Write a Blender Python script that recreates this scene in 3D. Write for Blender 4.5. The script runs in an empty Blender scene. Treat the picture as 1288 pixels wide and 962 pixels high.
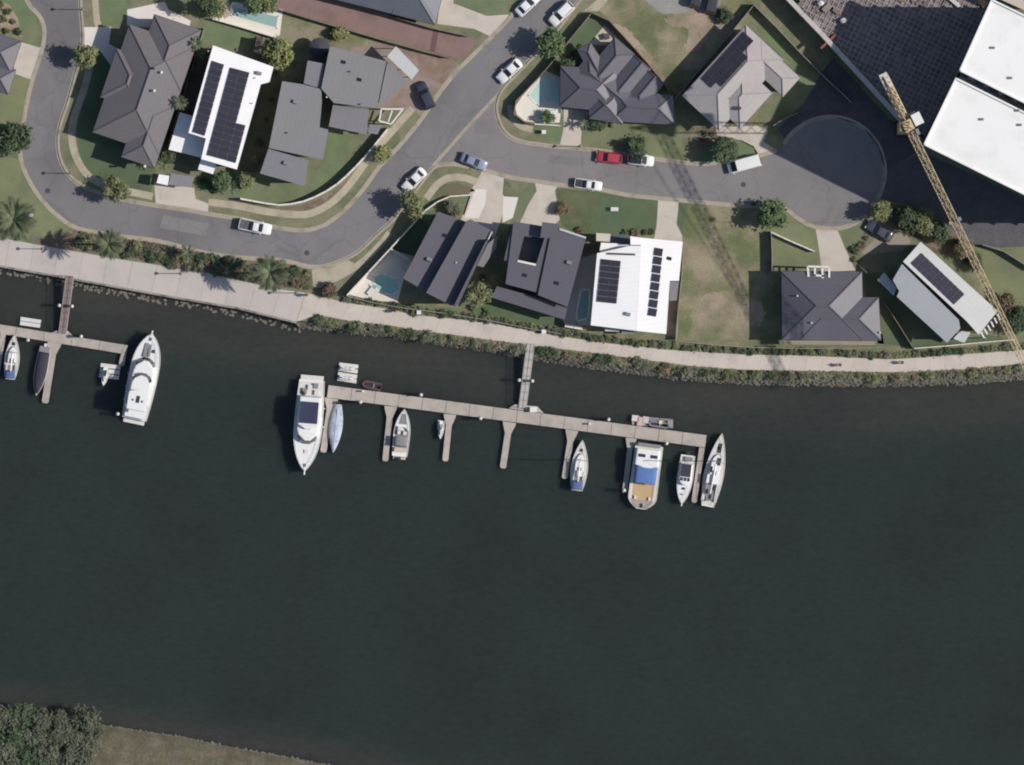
import bpy, bmesh, math, random
from mathutils import Vector, Matrix, geometry
R = math.radians
scene = bpy.context.scene
col = scene.collection
random.seed(7)

# ---------------------------------------------------------------- camera, sky, sun, exposure
CAM_H = 2400.0            # an aerial survey camera looking straight down
PXM = 8.0                 # photograph pixels per metre on the ground
cam_data = bpy.data.cameras.new('camera')
cam = bpy.data.objects.new('camera', cam_data)
col.objects.link(cam)
cam.location = (0, 0, CAM_H)
cam.rotation_euler = (0, 0, 0)
cam_data.sensor_width = 36.0
cam_data.lens = 36.0 * CAM_H / (1288.0 / PXM)
cam_data.clip_start = 1.0
cam_data.clip_end = 6000.0
scene.camera = cam

SUN_ELEV = R(42.0)
SHADOW = Vector((-1.0, 0.008, 0)).normalized()      # shadows fall to the west
world = bpy.data.worlds.new('World')
scene.world = world
world.use_nodes = True
wn = world.node_tree.nodes
wn.clear()
sky = wn.new('ShaderNodeTexSky')
sky.sky_type = 'NISHITA'
sky.sun_disc = False
sky.sun_elevation = SUN_ELEV
sky.sun_rotation = math.atan2(-SHADOW.x, -SHADOW.y)  # clockwise from +Y
bg = wn.new('ShaderNodeBackground')
bg.inputs['Strength'].default_value = 0.095
wo = wn.new('ShaderNodeOutputWorld')
world.node_tree.links.new(sky.outputs[0], bg.inputs[0])
world.node_tree.links.new(bg.outputs[0], wo.inputs[0])

sun_data = bpy.data.lights.new('sun', 'SUN')
sun_data.energy = 4.2
sun_data.angle = R(0.53)
sun_data.color = (1.0, 0.955, 0.89)
sun = bpy.data.objects.new('sun', sun_data)
col.objects.link(sun)
ld = Vector((SHADOW.x * math.cos(SUN_ELEV), SHADOW.y * math.cos(SUN_ELEV), -math.sin(SUN_ELEV)))
sun.rotation_euler = ld.to_track_quat('-Z', 'Y').to_euler()
sun.location = (200, 0, 300)

scene.render.engine = 'CYCLES'
scene.view_settings.view_transform = 'Standard'
scene.view_settings.look = 'None'
scene.view_settings.gamma = 1.0
scene.view_settings.exposure = 0.15
scene.view_settings.use_curve_mapping = False
scene.cycles.pixel_filter_type = 'BLACKMAN_HARRIS'
scene.cycles.filter_width = 2.0      # the lens and the air soften the survey photograph
scene.cycles.max_bounces = 6
scene.cycles.transparent_max_bounces = 8

# ---------------------------------------------------------------- helpers
GAIN = 1.22               # how bright a level surface of albedo 1 comes out in full sun

def lin(c):
    c = c / 255.0
    return c / 12.92 if c <= 0.04045 else ((c + 0.055) / 1.055) ** 2.4

def W(px, py, z=0.0):
    """photo pixel + height above the lawn level -> world position"""
    k = (CAM_H - z) / CAM_H
    return Vector(((px - 644.0) / PXM * k, (481.0 - py) / PXM * k, z))

def hd(dx, dy):
    """heading of a photo direction as an angle about Z"""
    return math.atan2(-dy, dx)

MATS = {}
def mat(name, rgb, rough=0.85, var=0.10, scale=0.35, fine=0.08, fscale=5.0, bump=0.0, metal=0.0,
        spec=0.3, rgb2=None, scale2=0.12, amount2=0.5, objvar=0.0, raw=False, stripes=None, coat=0.0, cracks=0.0, courses=0.0):
    if name in MATS:
        return MATS[name]
    m = bpy.data.materials.new(name)
    m.use_nodes = True
    nt = m.node_tree
    b = nt.nodes['Principled BSDF']
    k = 1.0 if raw else GAIN
    c = [min(lin(v) / k, 0.82) for v in rgb]
    b.inputs['Roughness'].default_value = rough
    b.inputs['Metallic'].default_value = metal
    b.inputs['Specular IOR Level'].default_value = spec
    if coat:
        b.inputs['Coat Weight'].default_value = coat
        b.inputs['Coat Roughness'].default_value = 0.06
    geo = nt.nodes.new('ShaderNodeNewGeometry')
    def noise(sc, det=4.0, rg=0.55):
        n = nt.nodes.new('ShaderNodeTexNoise')
        n.inputs['Scale'].default_value = sc
        n.inputs['Detail'].default_value = det
        n.inputs['Roughness'].default_value = rg
        nt.links.new(geo.outputs['Position'], n.inputs['Vector'])
        return n
    def maprange(src, a0, a1, b0, b1):
        n = nt.nodes.new('ShaderNodeMapRange')
        n.inputs[1].default_value = a0; n.inputs[2].default_value = a1
        n.inputs[3].default_value = b0; n.inputs[4].default_value = b1
        nt.links.new(src, n.inputs[0])
        return n.outputs[0]
    def mul(a, bb):
        n = nt.nodes.new('ShaderNodeMath'); n.operation = 'MULTIPLY'
        nt.links.new(a, n.inputs[0]); nt.links.new(bb, n.inputs[1])
        return n.outputs[0]
    n1 = noise(scale)
    f = maprange(n1.outputs[0], 0.28, 0.72, 1 - var, 1 + var)
    n2 = noise(fscale, 3.0, 0.6)
    if fine:
        f = mul(f, maprange(n2.outputs[0], 0.25, 0.75, 1 - fine, 1 + fine))
    if objvar:
        oi = nt.nodes.new('ShaderNodeObjectInfo')
        f = mul(f, maprange(oi.outputs['Random'], 0, 1, 1 - objvar, 1 + objvar))
    if stripes:
        ang, per, amt = stripes
        w = nt.nodes.new('ShaderNodeTexWave')
        mp = nt.nodes.new('ShaderNodeMapping')
        mp.inputs['Rotation'].default_value = (0, 0, -ang)
        nt.links.new(geo.outputs['Position'], mp.inputs['Vector'])
        nt.links.new(mp.outputs[0], w.inputs['Vector'])
        w.inputs['Scale'].default_value = 0.314 / per
        f = mul(f, maprange(w.outputs['Fac'], 0, 1, 1 - amt, 1 + amt))
    if courses:      # rows of tiles: bands of equal height on every slope
        w = nt.nodes.new('ShaderNodeTexWave'); w.bands_direction = 'Z'; w.wave_profile = 'SAW'
        nt.links.new(geo.outputs['Position'], w.inputs['Vector']); w.inputs['Scale'].default_value = .314 / .29
        f = mul(f, maprange(w.outputs['Fac'], 0, 1, 1 + courses, 1 - courses))
    if cracks:
        vo = nt.nodes.new('ShaderNodeTexVoronoi'); vo.feature = 'DISTANCE_TO_EDGE'; vo.inputs['Scale'].default_value = .16
        wv = nt.nodes.new('ShaderNodeVectorMath'); wv.operation = 'MULTIPLY_ADD'
        nw_ = noise(.5, 3.0); nt.links.new(nw_.outputs['Color'], wv.inputs[0]); wv.inputs[1].default_value = (2.4, 2.4, 0); nt.links.new(geo.outputs['Position'], wv.inputs[2])
        nt.links.new(wv.outputs[0], vo.inputs['Vector'])
        f = mul(f, maprange(vo.outputs['Distance'], .006, .022, 1 - cracks, 1.0))
        st_ = noise(.9, 2.0); f = mul(f, maprange(st_.outputs[0], .66, .74, 1.0, 1 - cracks * .6))
        st2 = noise(.035, 3.0); f = mul(f, maprange(st2.outputs[0], .35, .65, .95, 1.05))
    base = nt.nodes.new('ShaderNodeRGB')
    base.outputs[0].default_value = (c[0], c[1], c[2], 1)
    src = base.outputs[0]
    if rgb2:
        c2 = [lin(v) / k for v in rgb2]
        mx = nt.nodes.new('ShaderNodeMix'); mx.data_type = 'RGBA'
        n3 = noise(scale2, 5.0, 0.6)
        lo = 0.62 - 0.3 * amount2
        nt.links.new(maprange(n3.outputs[0], lo, lo + 0.16, 0, 1), mx.inputs[0])
        nt.links.new(src, mx.inputs[6])
        mx.inputs[7].default_value = (c2[0], c2[1], c2[2], 1)
        src = mx.outputs[2]
    vm = nt.nodes.new('ShaderNodeVectorMath'); vm.operation = 'SCALE'
    nt.links.new(src, vm.inputs[0])
    nt.links.new(f, vm.inputs['Scale'])
    nt.links.new(vm.outputs[0], b.inputs['Base Color'])
    if bump:
        bp = nt.nodes.new('ShaderNodeBump')
        bp.inputs['Strength'].default_value = bump
        bp.inputs['Distance'].default_value = 0.08
        nt.links.new(n2.outputs[0], bp.inputs['Height'])
        nt.links.new(bp.outputs[0], b.inputs['Normal'])
    MATS[name] = m
    return m

def tag(o, label=None, cat=None, group=None, kind=None):
    if label: o['label'] = label
    if cat: o['category'] = cat
    if group: o['group'] = group
    if kind: o['kind'] = kind
    return o

def thing(name, label, cat, loc=(0, 0, 0), rz=0.0, group=None):
    o = bpy.data.objects.new(name, None)
    o.empty_display_size = 0.3
    col.objects.link(o)
    o.location = loc
    o.rotation_euler = (0, 0, rz)
    return tag(o, label, cat, group)

def link(name, me, parent=None, loc=(0, 0, 0), rz=0.0):
    o = bpy.data.objects.new(name, me)
    col.objects.link(o)
    o.location = loc
    o.rotation_euler = (0, 0, rz)
    if parent is not None:
        o.parent = parent
    return o

def copy_tree(o, parent=None):
    c = o.copy()
    col.objects.link(c)
    c.parent = parent
    for ch in o.children:
        copy_tree(ch, c)
    return c

class MB:
    """collects geometry for ONE mesh object"""
    def __init__(s):
        s.v = []; s.f = []; s.m = []
    def add(s, vs, fs, mi=0):
        n = len(s.v)
        s.v += [tuple(v) for v in vs]
        for f in fs:
            s.f.append([i + n for i in f]); s.m.append(mi)
        return s
    def poly(s, pts, mi=0):
        """flat polygon (any outline), wound as given"""
        pts = [Vector(p) for p in pts]
        tris = geometry.tessellate_polygon([pts])
        up = Vector((0, 0, 0))
        for i in range(len(pts)):
            up += pts[i].cross(pts[(i + 1) % len(pts)])
        out = []
        for t in tris:
            a, b, c = (pts[i] for i in t)
            out.append(t if (b - a).cross(c - a).dot(up) > 0 else (t[0], t[2], t[1]))
        return s.add(pts, out, mi)
    def prism(s, pts, z0, z1, mi=0, cap0=True, cap1=True):
        """outline of (x, y[, ztop]) points extruded"""
        pts = [Vector((p[0], p[1], 0)) for p in pts]
        area = sum(a.x * b.y - b.x * a.y for a, b in zip(pts, pts[1:] + pts[:1]))
        if area < 0: pts.reverse()
        n = len(pts)
        top = [Vector((p.x, p.y, z1)) for p in pts]
        bot = [Vector((p.x, p.y, z0)) for p in pts]
        if cap1: s.poly(top, mi)
        if cap0: s.poly(list(reversed(bot)), mi)
        s.add(bot + top, [(i, (i + 1) % n, n + (i + 1) % n, n + i) for i in range(n)], mi)
        return s
    def slab(s, tops, thick, mi=0):
        """polygon of 3-D top points with a thickness downwards"""
        pts = [Vector(p) for p in tops]
        area = sum(a.x * b.y - b.x * a.y for a, b in zip(pts, pts[1:] + pts[:1]))
        if area < 0: pts.reverse()
        n = len(pts)
        bot = [p - Vector((0, 0, thick)) for p in pts]
        s.poly(pts, mi); s.poly(list(reversed(bot)), mi)
        s.add(bot + pts, [(i, (i + 1) % n, n + (i + 1) % n, n + i) for i in range(n)], mi)
        return s
    def box(s, c, size, rz=0.0, mi=0):
        cx, cy, cz = c; a, b, h = size[0] / 2, size[1] / 2, size[2] / 2
        cr, sr = math.cos(rz), math.sin(rz)
        vs = []
        for z in (-h, h):
            for x, y in ((-a, -b), (a, -b), (a, b), (-a, b)):
                vs.append((cx + x * cr - y * sr, cy + x * sr + y * cr, cz + z))
        return s.add(vs, [(3, 2, 1, 0), (4, 5, 6, 7), (0, 1, 5, 4), (1, 2, 6, 5), (2, 3, 7, 6), (3, 0, 4, 7)], mi)
    def tube(s, p, q, r, n=6, r2=None, mi=0):
        p, q = Vector(p), Vector(q)
        d = (q - p)
        if d.length < 1e-6: return s
        d.normalize()
        a = d.orthogonal().normalized(); b = d.cross(a)
        r2 = r if r2 is None else r2
        vs = []
        for c, rr in ((p, r), (q, r2)):
            for i in range(n):
                t = 2 * math.pi * i / n
                vs.append(c + a * (rr * math.cos(t)) + b * (rr * math.sin(t)))
        fs = [(i, (i + 1) % n, n + (i + 1) % n, n + i) for i in range(n)]
        fs += [tuple(range(n - 1, -1, -1)), tuple(range(n, 2 * n))]
        return s.add(vs, fs, mi)
    def loft(s, rings, closed=True, caps=True, mi=0):
        """list of rings, every ring the same count of points"""
        n = len(rings[0]); base = []
        for r in rings: base += [tuple(p) for p in r]
        fs = []
        m = n if closed else n - 1
        for k in range(len(rings) - 1):
            for i in range(m):
                j = (i + 1) % n
                fs.append((k * n + i, k * n + j, (k + 1) * n + j, (k + 1) * n + i))
        if caps and closed:
            fs.append(tuple(range(n - 1, -1, -1)))
            fs.append(tuple(range((len(rings) - 1) * n, len(rings) * n)))
        return s.add(base, fs, mi)
    def dome(s, c, rx, ry, rz, seg=12, rings=4, mi=0):
        cx, cy, cz = c; rs = []
        for k in range(rings + 1):
            t = (math.pi / 2) * k / rings
            rr = max(math.cos(t), 0.02)
            rs.append([(cx + rx * rr * math.cos(2 * math.pi * i / seg), cy + ry * rr * math.sin(2 * math.pi * i / seg),
                        cz + rz * math.sin(t)) for i in range(seg)])
        return s.loft(rs, mi=mi)
    def mesh(s, name, mats, smooth=False, off=None, fix=True):
        me = bpy.data.meshes.new(name)
        v = s.v
        if off is not None:
            v = [(a - off[0], b - off[1], c - off[2]) for a, b, c in v]
        me.from_pydata(v, [], s.f)
        if not isinstance(mats, (list, tuple)): mats = [mats]
        for m in mats: me.materials.append(m)
        if len(mats) > 1:
            me.polygons.foreach_set('material_index', s.m)
        if fix:
            bm = bmesh.new(); bm.from_mesh(me)
            bmesh.ops.remove_doubles(bm, verts=bm.verts, dist=1e-5)
            bmesh.ops.recalc_face_normals(bm, faces=bm.faces)
            bm.to_mesh(me); bm.free()
        if smooth:
            me.polygons.foreach_set('use_smooth', [True] * len(me.polygons))
        me.update()
        return me
    def build(s, name, mats, parent=None, smooth=False, world=True, fix=True):
        """world=True: vertices are world positions; they are made relative to the (unrotated) parent chain"""
        off = None
        if parent is not None and world:
            off = Vector((0, 0, 0)); p = parent
            while p is not None:
                off = off + p.location; p = p.parent
        return link(name, s.mesh(name, mats, smooth, off, fix), parent)

def rect(p0, p1, w):
    """photo rectangle with edge p0->p1, the other side w pixels to its right hand (screen y down)"""
    dx, dy = p1[0] - p0[0], p1[1] - p0[1]
    L = math.hypot(dx, dy)
    nx, ny = -dy / L * w, dx / L * w
    return [p0, p1, (p1[0] + nx, p1[1] + ny), (p0[0] + nx, p0[1] + ny)]

def smooth_line(pts, n=4):
    """Catmull-Rom through photo points"""
    out = []
    P = [pts[0]] + list(pts) + [pts[-1]]
    for i in range(1, len(P) - 2):
        p0, p1, p2, p3 = P[i - 1], P[i], P[i + 1], P[i + 2]
        for k in range(n):
            t = k / n
            q = []
            for a in (0, 1):
                q.append(0.5 * (2 * p1[a] + (p2[a] - p0[a]) * t + (2 * p0[a] - 5 * p1[a] + 4 * p2[a] - p3[a]) * t * t +
                                (3 * p1[a] - p0[a] - 3 * p2[a] + p3[a]) * t ** 3))
            out.append(tuple(q))
    out.append(tuple(pts[-1]))
    return out

def offset_line(pts, d):
    out = []
    for i, p in enumerate(pts):
        a = pts[max(i - 1, 0)]; b = pts[min(i + 1, len(pts) - 1)]
        dx, dy = b[0] - a[0], b[1] - a[1]
        L = math.hypot(dx, dy) or 1
        out.append((p[0] - dy / L * d, p[1] + dx / L * d))
    return out

def resample(pts, step):
    out = [pts[0]]; acc = 0.0
    for a, b in zip(pts, pts[1:]):
        L = math.hypot(b[0] - a[0], b[1] - a[1])
        if L < 1e-9: continue
        t = step - acc
        while t <= L:
            out.append((a[0] + (b[0] - a[0]) * t / L, a[1] + (b[1] - a[1]) * t / L)); t += step
        acc = L - (t - step)
    if math.hypot(out[-1][0] - pts[-1][0], out[-1][1] - pts[-1][1]) > step * 0.4:
        out.append(pts[-1])
    else:
        out[-1] = pts[-1]
    return out

def blob(pts, amp=1.6, seed=5):
    """rounded ragged outline for worn patches"""
    r_ = random.Random(seed)
    ln = smooth_line(list(pts) + [pts[0]], 8)[:-1]
    return [(x + r_.uniform(-amp, amp), y + r_.uniform(-amp, amp)) for x, y in ln]

def sheet(name, pts, layer, m, label=None):
    """a thin ground cover: polygon in photo pixels, laid 4 mm per layer above the lawn"""
    z = 0.004 * layer
    mb = MB()
    P = [W(x, y, z) for x, y in pts]
    area = sum(a.x * b.y - b.x * a.y for a, b in zip(P, P[1:] + P[:1]))
    if area < 0: P.reverse()
    mb.poly(P)
    o = mb.build(name, m, fix=False)
    tag(o, label, kind='structure')
    return o

def ribbon(name, line, w, z0, z1, m, label=None, parent=None):
    """solid strip of width w px along a photo polyline"""
    a = offset_line(line, -w / 2); b = offset_line(line, w / 2)
    rings = []
    for p, q in zip(a, b):
        rings.append([W(*p, z0), W(*q, z0), W(*q, z1), W(*p, z1)])
    mb = MB(); mb.loft(rings)
    o = mb.build(name, m, parent)
    if parent is None: tag(o, label, kind='structure')
    return o
# ---------------------------------------------------------------- materials of the setting
M_verge = mat('verge_grass', (127, 124, 99), var=.16, scale=.5, fine=.20, fscale=4, rgb2=(106, 111, 85), scale2=.22, amount2=.6, bump=.4)
M_lawn = mat('lawn_grass', (107, 120, 88), var=.14, scale=.35, fine=.16, fscale=5, rgb2=(118, 119, 94), scale2=.25, bump=.4)
M_lawn_deep = mat('irrigated_lawn', (89, 104, 78), var=.12, scale=.4, fine=.13, fscale=6, rgb2=(94, 104, 78), scale2=.15, bump=.4)
M_lawn_olive = mat('olive_lawn', (124, 128, 95), var=.14, scale=.4, fine=.16, fscale=5, rgb2=(106, 112, 86), scale2=.2, bump=.4)
M_dry = mat('dry_grass', (146, 135, 112), var=.16, scale=.3, fine=.18, fscale=3, rgb2=(106, 111, 78), scale2=.13, amount2=.68, bump=.5)
M_dirt = mat('bare_earth', (160, 143, 126), var=.14, scale=.4, fine=.12, fscale=3, rgb2=(122, 116, 90), scale2=.16, amount2=.55, bump=.4)
M_gravel = mat('compacted_gravel', (150, 146, 140), var=.10, scale=.5, fine=.14, fscale=6, bump=.4)
M_mulch = mat('red_mulch', (114, 100, 86), var=.2, scale=1.0, fine=.25, fscale=6, rgb2=(132, 120, 104), scale2=.8, amount2=.4, bump=.6)
M_asph = mat('asphalt', (125, 122, 123), rough=.9, cracks=.13, var=.055, scale=.18, fine=.06, fscale=7, rgb2=(110, 107, 109), scale2=.06, amount2=.45, bump=.25)
M_asph2 = mat('pale_asphalt', (132, 128, 127), rough=.9, cracks=.12, var=.055, scale=.2, fine=.06, fscale=7, rgb2=(118, 115, 116), scale2=.07, amount2=.4, bump=.25)
M_kerb = mat('kerb_concrete', (166, 156, 141), var=.10, scale=.9, fine=.12, fscale=5, rgb2=(140, 134, 112), scale2=.5, amount2=.35)
M_foot = mat('footpath_concrete', (176, 166, 146), var=.08, scale=.7, fine=.08, fscale=5, rgb2=(158, 150, 130), scale2=.4, amount2=.35)
M_path = mat('path_concrete', (199, 188, 176), var=.05, scale=.6, fine=.06, fscale=6, rgb2=(182, 172, 162), scale2=.3, amount2=.4, objvar=.03)
M_prom = mat('promenade_concrete', (190, 180, 174), var=.045, scale=.5, fine=.05, fscale=6, rgb2=(180, 172, 164), scale2=.2, amount2=.4, objvar=.04)
M_drive = mat('driveway_concrete', (196, 186, 174), var=.05, scale=.5, fine=.06, fscale=6, rgb2=(182, 172, 158), scale2=.3, amount2=.35, objvar=.02)
M_drive_w = mat('white_driveway', (222, 214, 207), var=.04, scale=.5, fine=.05, fscale=6)
M_deck_w = mat('white_paving', (226, 220, 208), var=.05, scale=.6, fine=.06, fscale=6)
M_brickdrive = mat('brick_paving', (138, 113, 108), var=.07, scale=.5, fine=.12, fscale=9, rgb2=(126, 104, 99), scale2=.3, amount2=.4)
M_earthbank = mat('canal_bank', (112, 106, 92), var=.2, scale=.8, fine=.25, fscale=3, rgb2=(86, 82, 76), scale2=.5, amount2=.6, bump=.8)
M_rock = mat('rock', (118, 112, 102), var=.18, scale=1.3, fine=.2, fscale=4, objvar=.1)
M_seawall = mat('seawall_concrete', (150, 142, 134), var=.12, scale=.6, fine=.12, fscale=3, rgb2=(96, 92, 84), scale2=.5)
M_bed = mat('far_ground', (112, 114, 90), var=.15, scale=.05, fine=.1, fscale=1)

# ---------------------------------------------------------------- outlines of the setting (photo pixels)
FAR = 6000
south_kerb = smooth_line([(20, -60), (34, 0), (50, 20), (56, 38), (53, 63), (41, 100), (34, 130), (29, 160), (26, 198), (39, 231),
                          (57, 256), (74, 272), (98, 287), (146, 296), (200, 303), (246, 315), (294, 323), (354, 327), (388, 335),
                          (414, 333), (448, 318), (474, 294), (491, 279), (507, 260), (522, 240), (535, 222), (547, 209), (563, 206),
                          (577, 207), (606, 213), (643, 223), (677, 228), (703, 232), (754, 238), (789, 245), (827, 249), (872, 253),
                          (927, 258), (965, 259), (989, 263), (1003, 274), (1025, 285), (1054, 287), (1074, 281), (1090, 270)], 3)
bulb = [(1045 + 68 * math.cos(R(a)), 215 + 68 * math.sin(R(a))) for a in range(40, -151, -10)]
ne_kerb = smooth_line([(977, 189), (951, 197), (918, 202), (903, 205), (877, 206), (832, 201), (771, 192), (742, 188), (706, 185),
                       (680, 182), (660, 179), (643, 173), (632, 162), (626, 148), (624, 132), (631, 112), (650, 92), (672, 69), (703, 34),
                       (727, 2), (760, -36)], 3)
inner_kerb = smooth_line([(98, -60), (101, 8), (103, 34), (103, 60), (96, 86), (84, 130), (77, 150), (72, 176), (77, 205), (93, 227),
                          (120, 241), (160, 252), (200, 259), (234, 264), (268, 270), (306, 276), (342, 285), (380, 290), (406, 284), (420, 275),
                          (438, 260), (460, 234), (477, 210), (503, 183), (530, 150), (554, 115), (580, 84), (620, 45), (660, 2), (700, -40)], 3)
wall_line = [(-FAR, -400), (-300, 285), (0, 333), (80, 347), (200, 369), (300, 386), (373, 404)]
path_bottom = [(373, 404), (400, 396), (443, 404), (496, 410), (529, 416), (571, 421), (620, 428), (662, 433), (700, 438), (793, 450),
               (868, 460), (933, 465), (1000, 466), (1123, 468), (1219, 464), (1288, 457), (1500, 440)]
path_top = [(350, 366), (400, 367), (436, 382), (486, 388), (520, 396), (580, 402), (620, 407), (700, 422), (758, 431), (840, 440), (933, 446),
            (1000, 447), (1123, 452), (1195, 447), (1288, 440), (1500, 424)]
bank_top = offset_line(path_bottom, 7)[1:]
bank_top = [(373, 405)] + bank_top + [(FAR, 400)]
bank_foot = [(-FAR, -392), (-300, 293), (0, 341), (80, 355), (200, 377), (300, 394), (376, 413), (420, 417), (500, 426), (571, 436), (620, 443),
             (700, 457), (793, 470), (868, 479), (933, 483), (1000, 485), (1123, 486), (1219, 483), (1288, 477), (1500, 460), (FAR, 420)]

Z_ROAD = -0.12
Z_WATER = -1.75

# the road level: one sheet under the blocks
mb = MB(); mb.poly([W(x, y, Z_ROAD - .01) for x, y in [(-FAR, -FAR), (-FAR, -300), (0, 320), (400, 380), (FAR, 380), (FAR, -FAR)]])
tag(mb.build('ground', M_bed, fix=False), kind='structure')

shore = wall_line + bank_top[1:]
south_poly = [(-FAR, -FAR), (-40, -FAR), (20, -60)] + south_kerb + bulb + ne_kerb + [(760, -36), (1350, -FAR), (FAR, -FAR)] + list(reversed(shore))
def block(name, poly, label):
    mb = MB(); mb.prism([W(x, y) for x, y in poly], -0.6, 0.0)
    o = mb.build(name, M_verge, fix=False)
    return tag(o, label, kind='structure')
block('land_block', south_poly, 'grassed waterfront land south and east of the street')
block('land_block', [(98, -60)] + inner_kerb + [(700, -40), (1180, -FAR), (60, -FAR)], 'grassed land enclosed by the bend of the street')

road_poly = south_kerb + bulb + ne_kerb + [(760, -36), (1350, -FAR), (1180, -FAR), (700, -40)] + list(reversed(inner_kerb)) + [(60, -FAR), (-40, -FAR)]
# two asphalt ages: the older street and the paler cul-de-sac
mb = MB(); mb.poly([W(x, y, Z_ROAD) for x, y in road_poly]); tag(mb.build('road', M_asph, fix=False), 'grey asphalt street bending round the block', kind='structure')
i_s = min(range(len(south_kerb)), key=lambda i: math.hypot(south_kerb[i][0] - 547, south_kerb[i][1] - 209))
i_n = min(range(len(ne_kerb)), key=lambda i: math.hypot(ne_kerb[i][0] - 626, ne_kerb[i][1] - 122))
cds = south_kerb[i_s:] + bulb + ne_kerb[:i_n + 1]
mb = MB(); mb.poly([W(x, y, Z_ROAD + .004) for x, y in cds]); tag(mb.build('road', M_asph2, fix=False), 'paler asphalt cul de sac with round turning head', kind='structure')
ribbon('spoon_drain', [(545, 208), (585, 163), (626, 119)], 4.2, Z_ROAD, Z_ROAD + .012, M_kerb, 'concrete dish drain across the mouth of the cul de sac')
for ln, d in ((south_kerb, 1), (ne_kerb, 1), (inner_kerb, -1), (bulb, 1)):
    ribbon('kerb', offset_line(ln, 1.4 * d), 3.0, -.3, .0305, M_kerb)
    ribbon('gutter', offset_line(ln, -1.3 * d), 2.4, -.3, Z_ROAD + .016, M_kerb)

# painted/sealed patches and manholes on the road
M_patch = mat('asphalt_patch', (100, 97, 99), var=.06, fine=.08)
for pts in ([(205, 270), (262, 281), (259, 297), (201, 286)], [(600, 150), (622, 150), (618, 170), (596, 168)], [(690, 195), (735, 199), (733, 209), (688, 205)]):
    mb = MB(); mb.poly([W(x, y, Z_ROAD + .008) for x, y in reversed(pts)])
    tag(mb.build('road_patch', M_asph if pts[0][0] != 205 else M_asph2, fix=False), kind='structure')
M_iron = mat('cast_iron', (78, 74, 76), rough=.6, var=.1)
for i, (x, y, lb) in enumerate(((935, 232, 'round iron manhole cover in the cul de sac below the white van'), (386, 318, 'round iron manhole cover in the street bend near the garden bed'),
                                (60, 240, 'round iron manhole cover on the western street bend'))):
    p = W(x, y, Z_ROAD + .004)
    mb = MB(); mb.prism([(p.x + .42 * math.cos(a * .5236), p.y + .42 * math.sin(a * .5236)) for a in range(12)], Z_ROAD, Z_ROAD + .014)
    tag(mb.build('manhole_cover', M_iron), lb, 'manhole')

# ---------------------------------------------------------------- water and bed
shore_line = [W(x, y).to_2d() for x, y in bank_foot]
south_bank = [(-FAR, 700), (-300, 868), (-60, 889), (0, 892), (60, 897), (124, 911), (174, 919), (236, 928), (280, 938), (342, 949), (400, 960), (700, 1010), (1500, 1110), (FAR, 1500)]
south_line = [W(x, y).to_2d() for x, y in south_bank]
def seg_dist(p, line):
    best = 1e9
    for a, b in zip(line, line[1:]):
        ab = b - a; t = max(0, min(1, (p - a).dot(ab) / ab.length_squared))
        best = min(best, (p - (a + ab * t)).length)
    return best
xs = [-750, -300, -150] + [-90 + 4 * i for i in range(46)] + [150, 300, 750]
ys = [-750, -300, -150, -100] + [-70 + 3 * i for i in range(38)] + [60, 150, 400]
mb = MB()
mb.add([(x, y, Z_WATER) for y in ys for x in xs],
       [(j * len(xs) + i, j * len(xs) + i + 1, (j + 1) * len(xs) + i + 1, (j + 1) * len(xs) + i) for j in range(len(ys) - 1) for i in range(len(xs) - 1)])
wm = bpy.data.materials.new('canal_water'); wm.use_nodes = True
nt = wm.node_tree; b = nt.nodes['Principled BSDF']
b.inputs['Roughness'].default_value = .12
b.subsurface_method = 'BURLEY'
b.inputs['Subsurface Weight'].default_value = 1.0      # turbid water scatters light sideways
b.inputs['Subsurface Radius'].default_value = (1.0, 1.0, 1.0)
b.inputs['Subsurface Scale'].default_value = 1.6
b.inputs['IOR'].default_value = 1.333
geo = nt.nodes.new('ShaderNodeNewGeometry')
att = nt.nodes.new('ShaderNodeAttribute'); att.attribute_name = 'shallow'
n = nt.nodes.new('ShaderNodeTexNoise'); n.inputs['Scale'].default_value = .05; n.inputs['Detail'].default_value = 6; nt.links.new(geo.outputs[0], n.inputs['Vector'])
n2 = nt.nodes.new('ShaderNodeTexNoise'); n2.inputs['Scale'].default_value = .09; n2.inputs['Detail'].default_value = 5
mp = nt.nodes.new('ShaderNodeMapping'); mp.inputs['Scale'].default_value = (.5, 1.6, 1); mp.inputs['Rotation'].default_value = (0, 0, .13)
nt.links.new(geo.outputs[0], mp.inputs[0]); nt.links.new(mp.outputs[0], n2.inputs['Vector'])
deep = nt.nodes.new('ShaderNodeMix'); deep.data_type = 'RGBA'
mr = nt.nodes.new('ShaderNodeMapRange'); mr.inputs[1].default_value = .3; mr.inputs[2].default_value = .7; nt.links.new(n.outputs[0], mr.inputs[0]); nt.links.new(mr.outputs[0], deep.inputs[0])
deep.inputs[6].default_value = (.0204, .0246, .0232, 1); deep.inputs[7].default_value = (.0226, .0308, .0264, 1)
mx = nt.nodes.new('ShaderNodeMix'); mx.data_type = 'RGBA'
sb = nt.nodes.new('ShaderNodeMath'); sb.operation = 'MULTIPLY'
mr2 = nt.nodes.new('ShaderNodeMapRange'); mr2.inputs[1].default_value = .3; mr2.inputs[2].default_value = .62; mr2.inputs[3].default_value = .35; nt.links.new(n2.outputs[0], mr2.inputs[0])
nt.links.new(att.outputs['Fac'], sb.inputs[0]); nt.links.new(mr2.outputs[0], sb.inputs[1])
nt.links.new(sb.outputs[0], mx.inputs[0]); nt.links.new(deep.outputs[2], mx.inputs[6])
mx.inputs[7].default_value = (.043, .0415, .036, 1)
nf = nt.nodes.new('ShaderNodeTexNoise'); nf.inputs['Scale'].default_value = .8; nf.inputs['Detail'].default_value = 8; nf.inputs['Roughness'].default_value = .72
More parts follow.
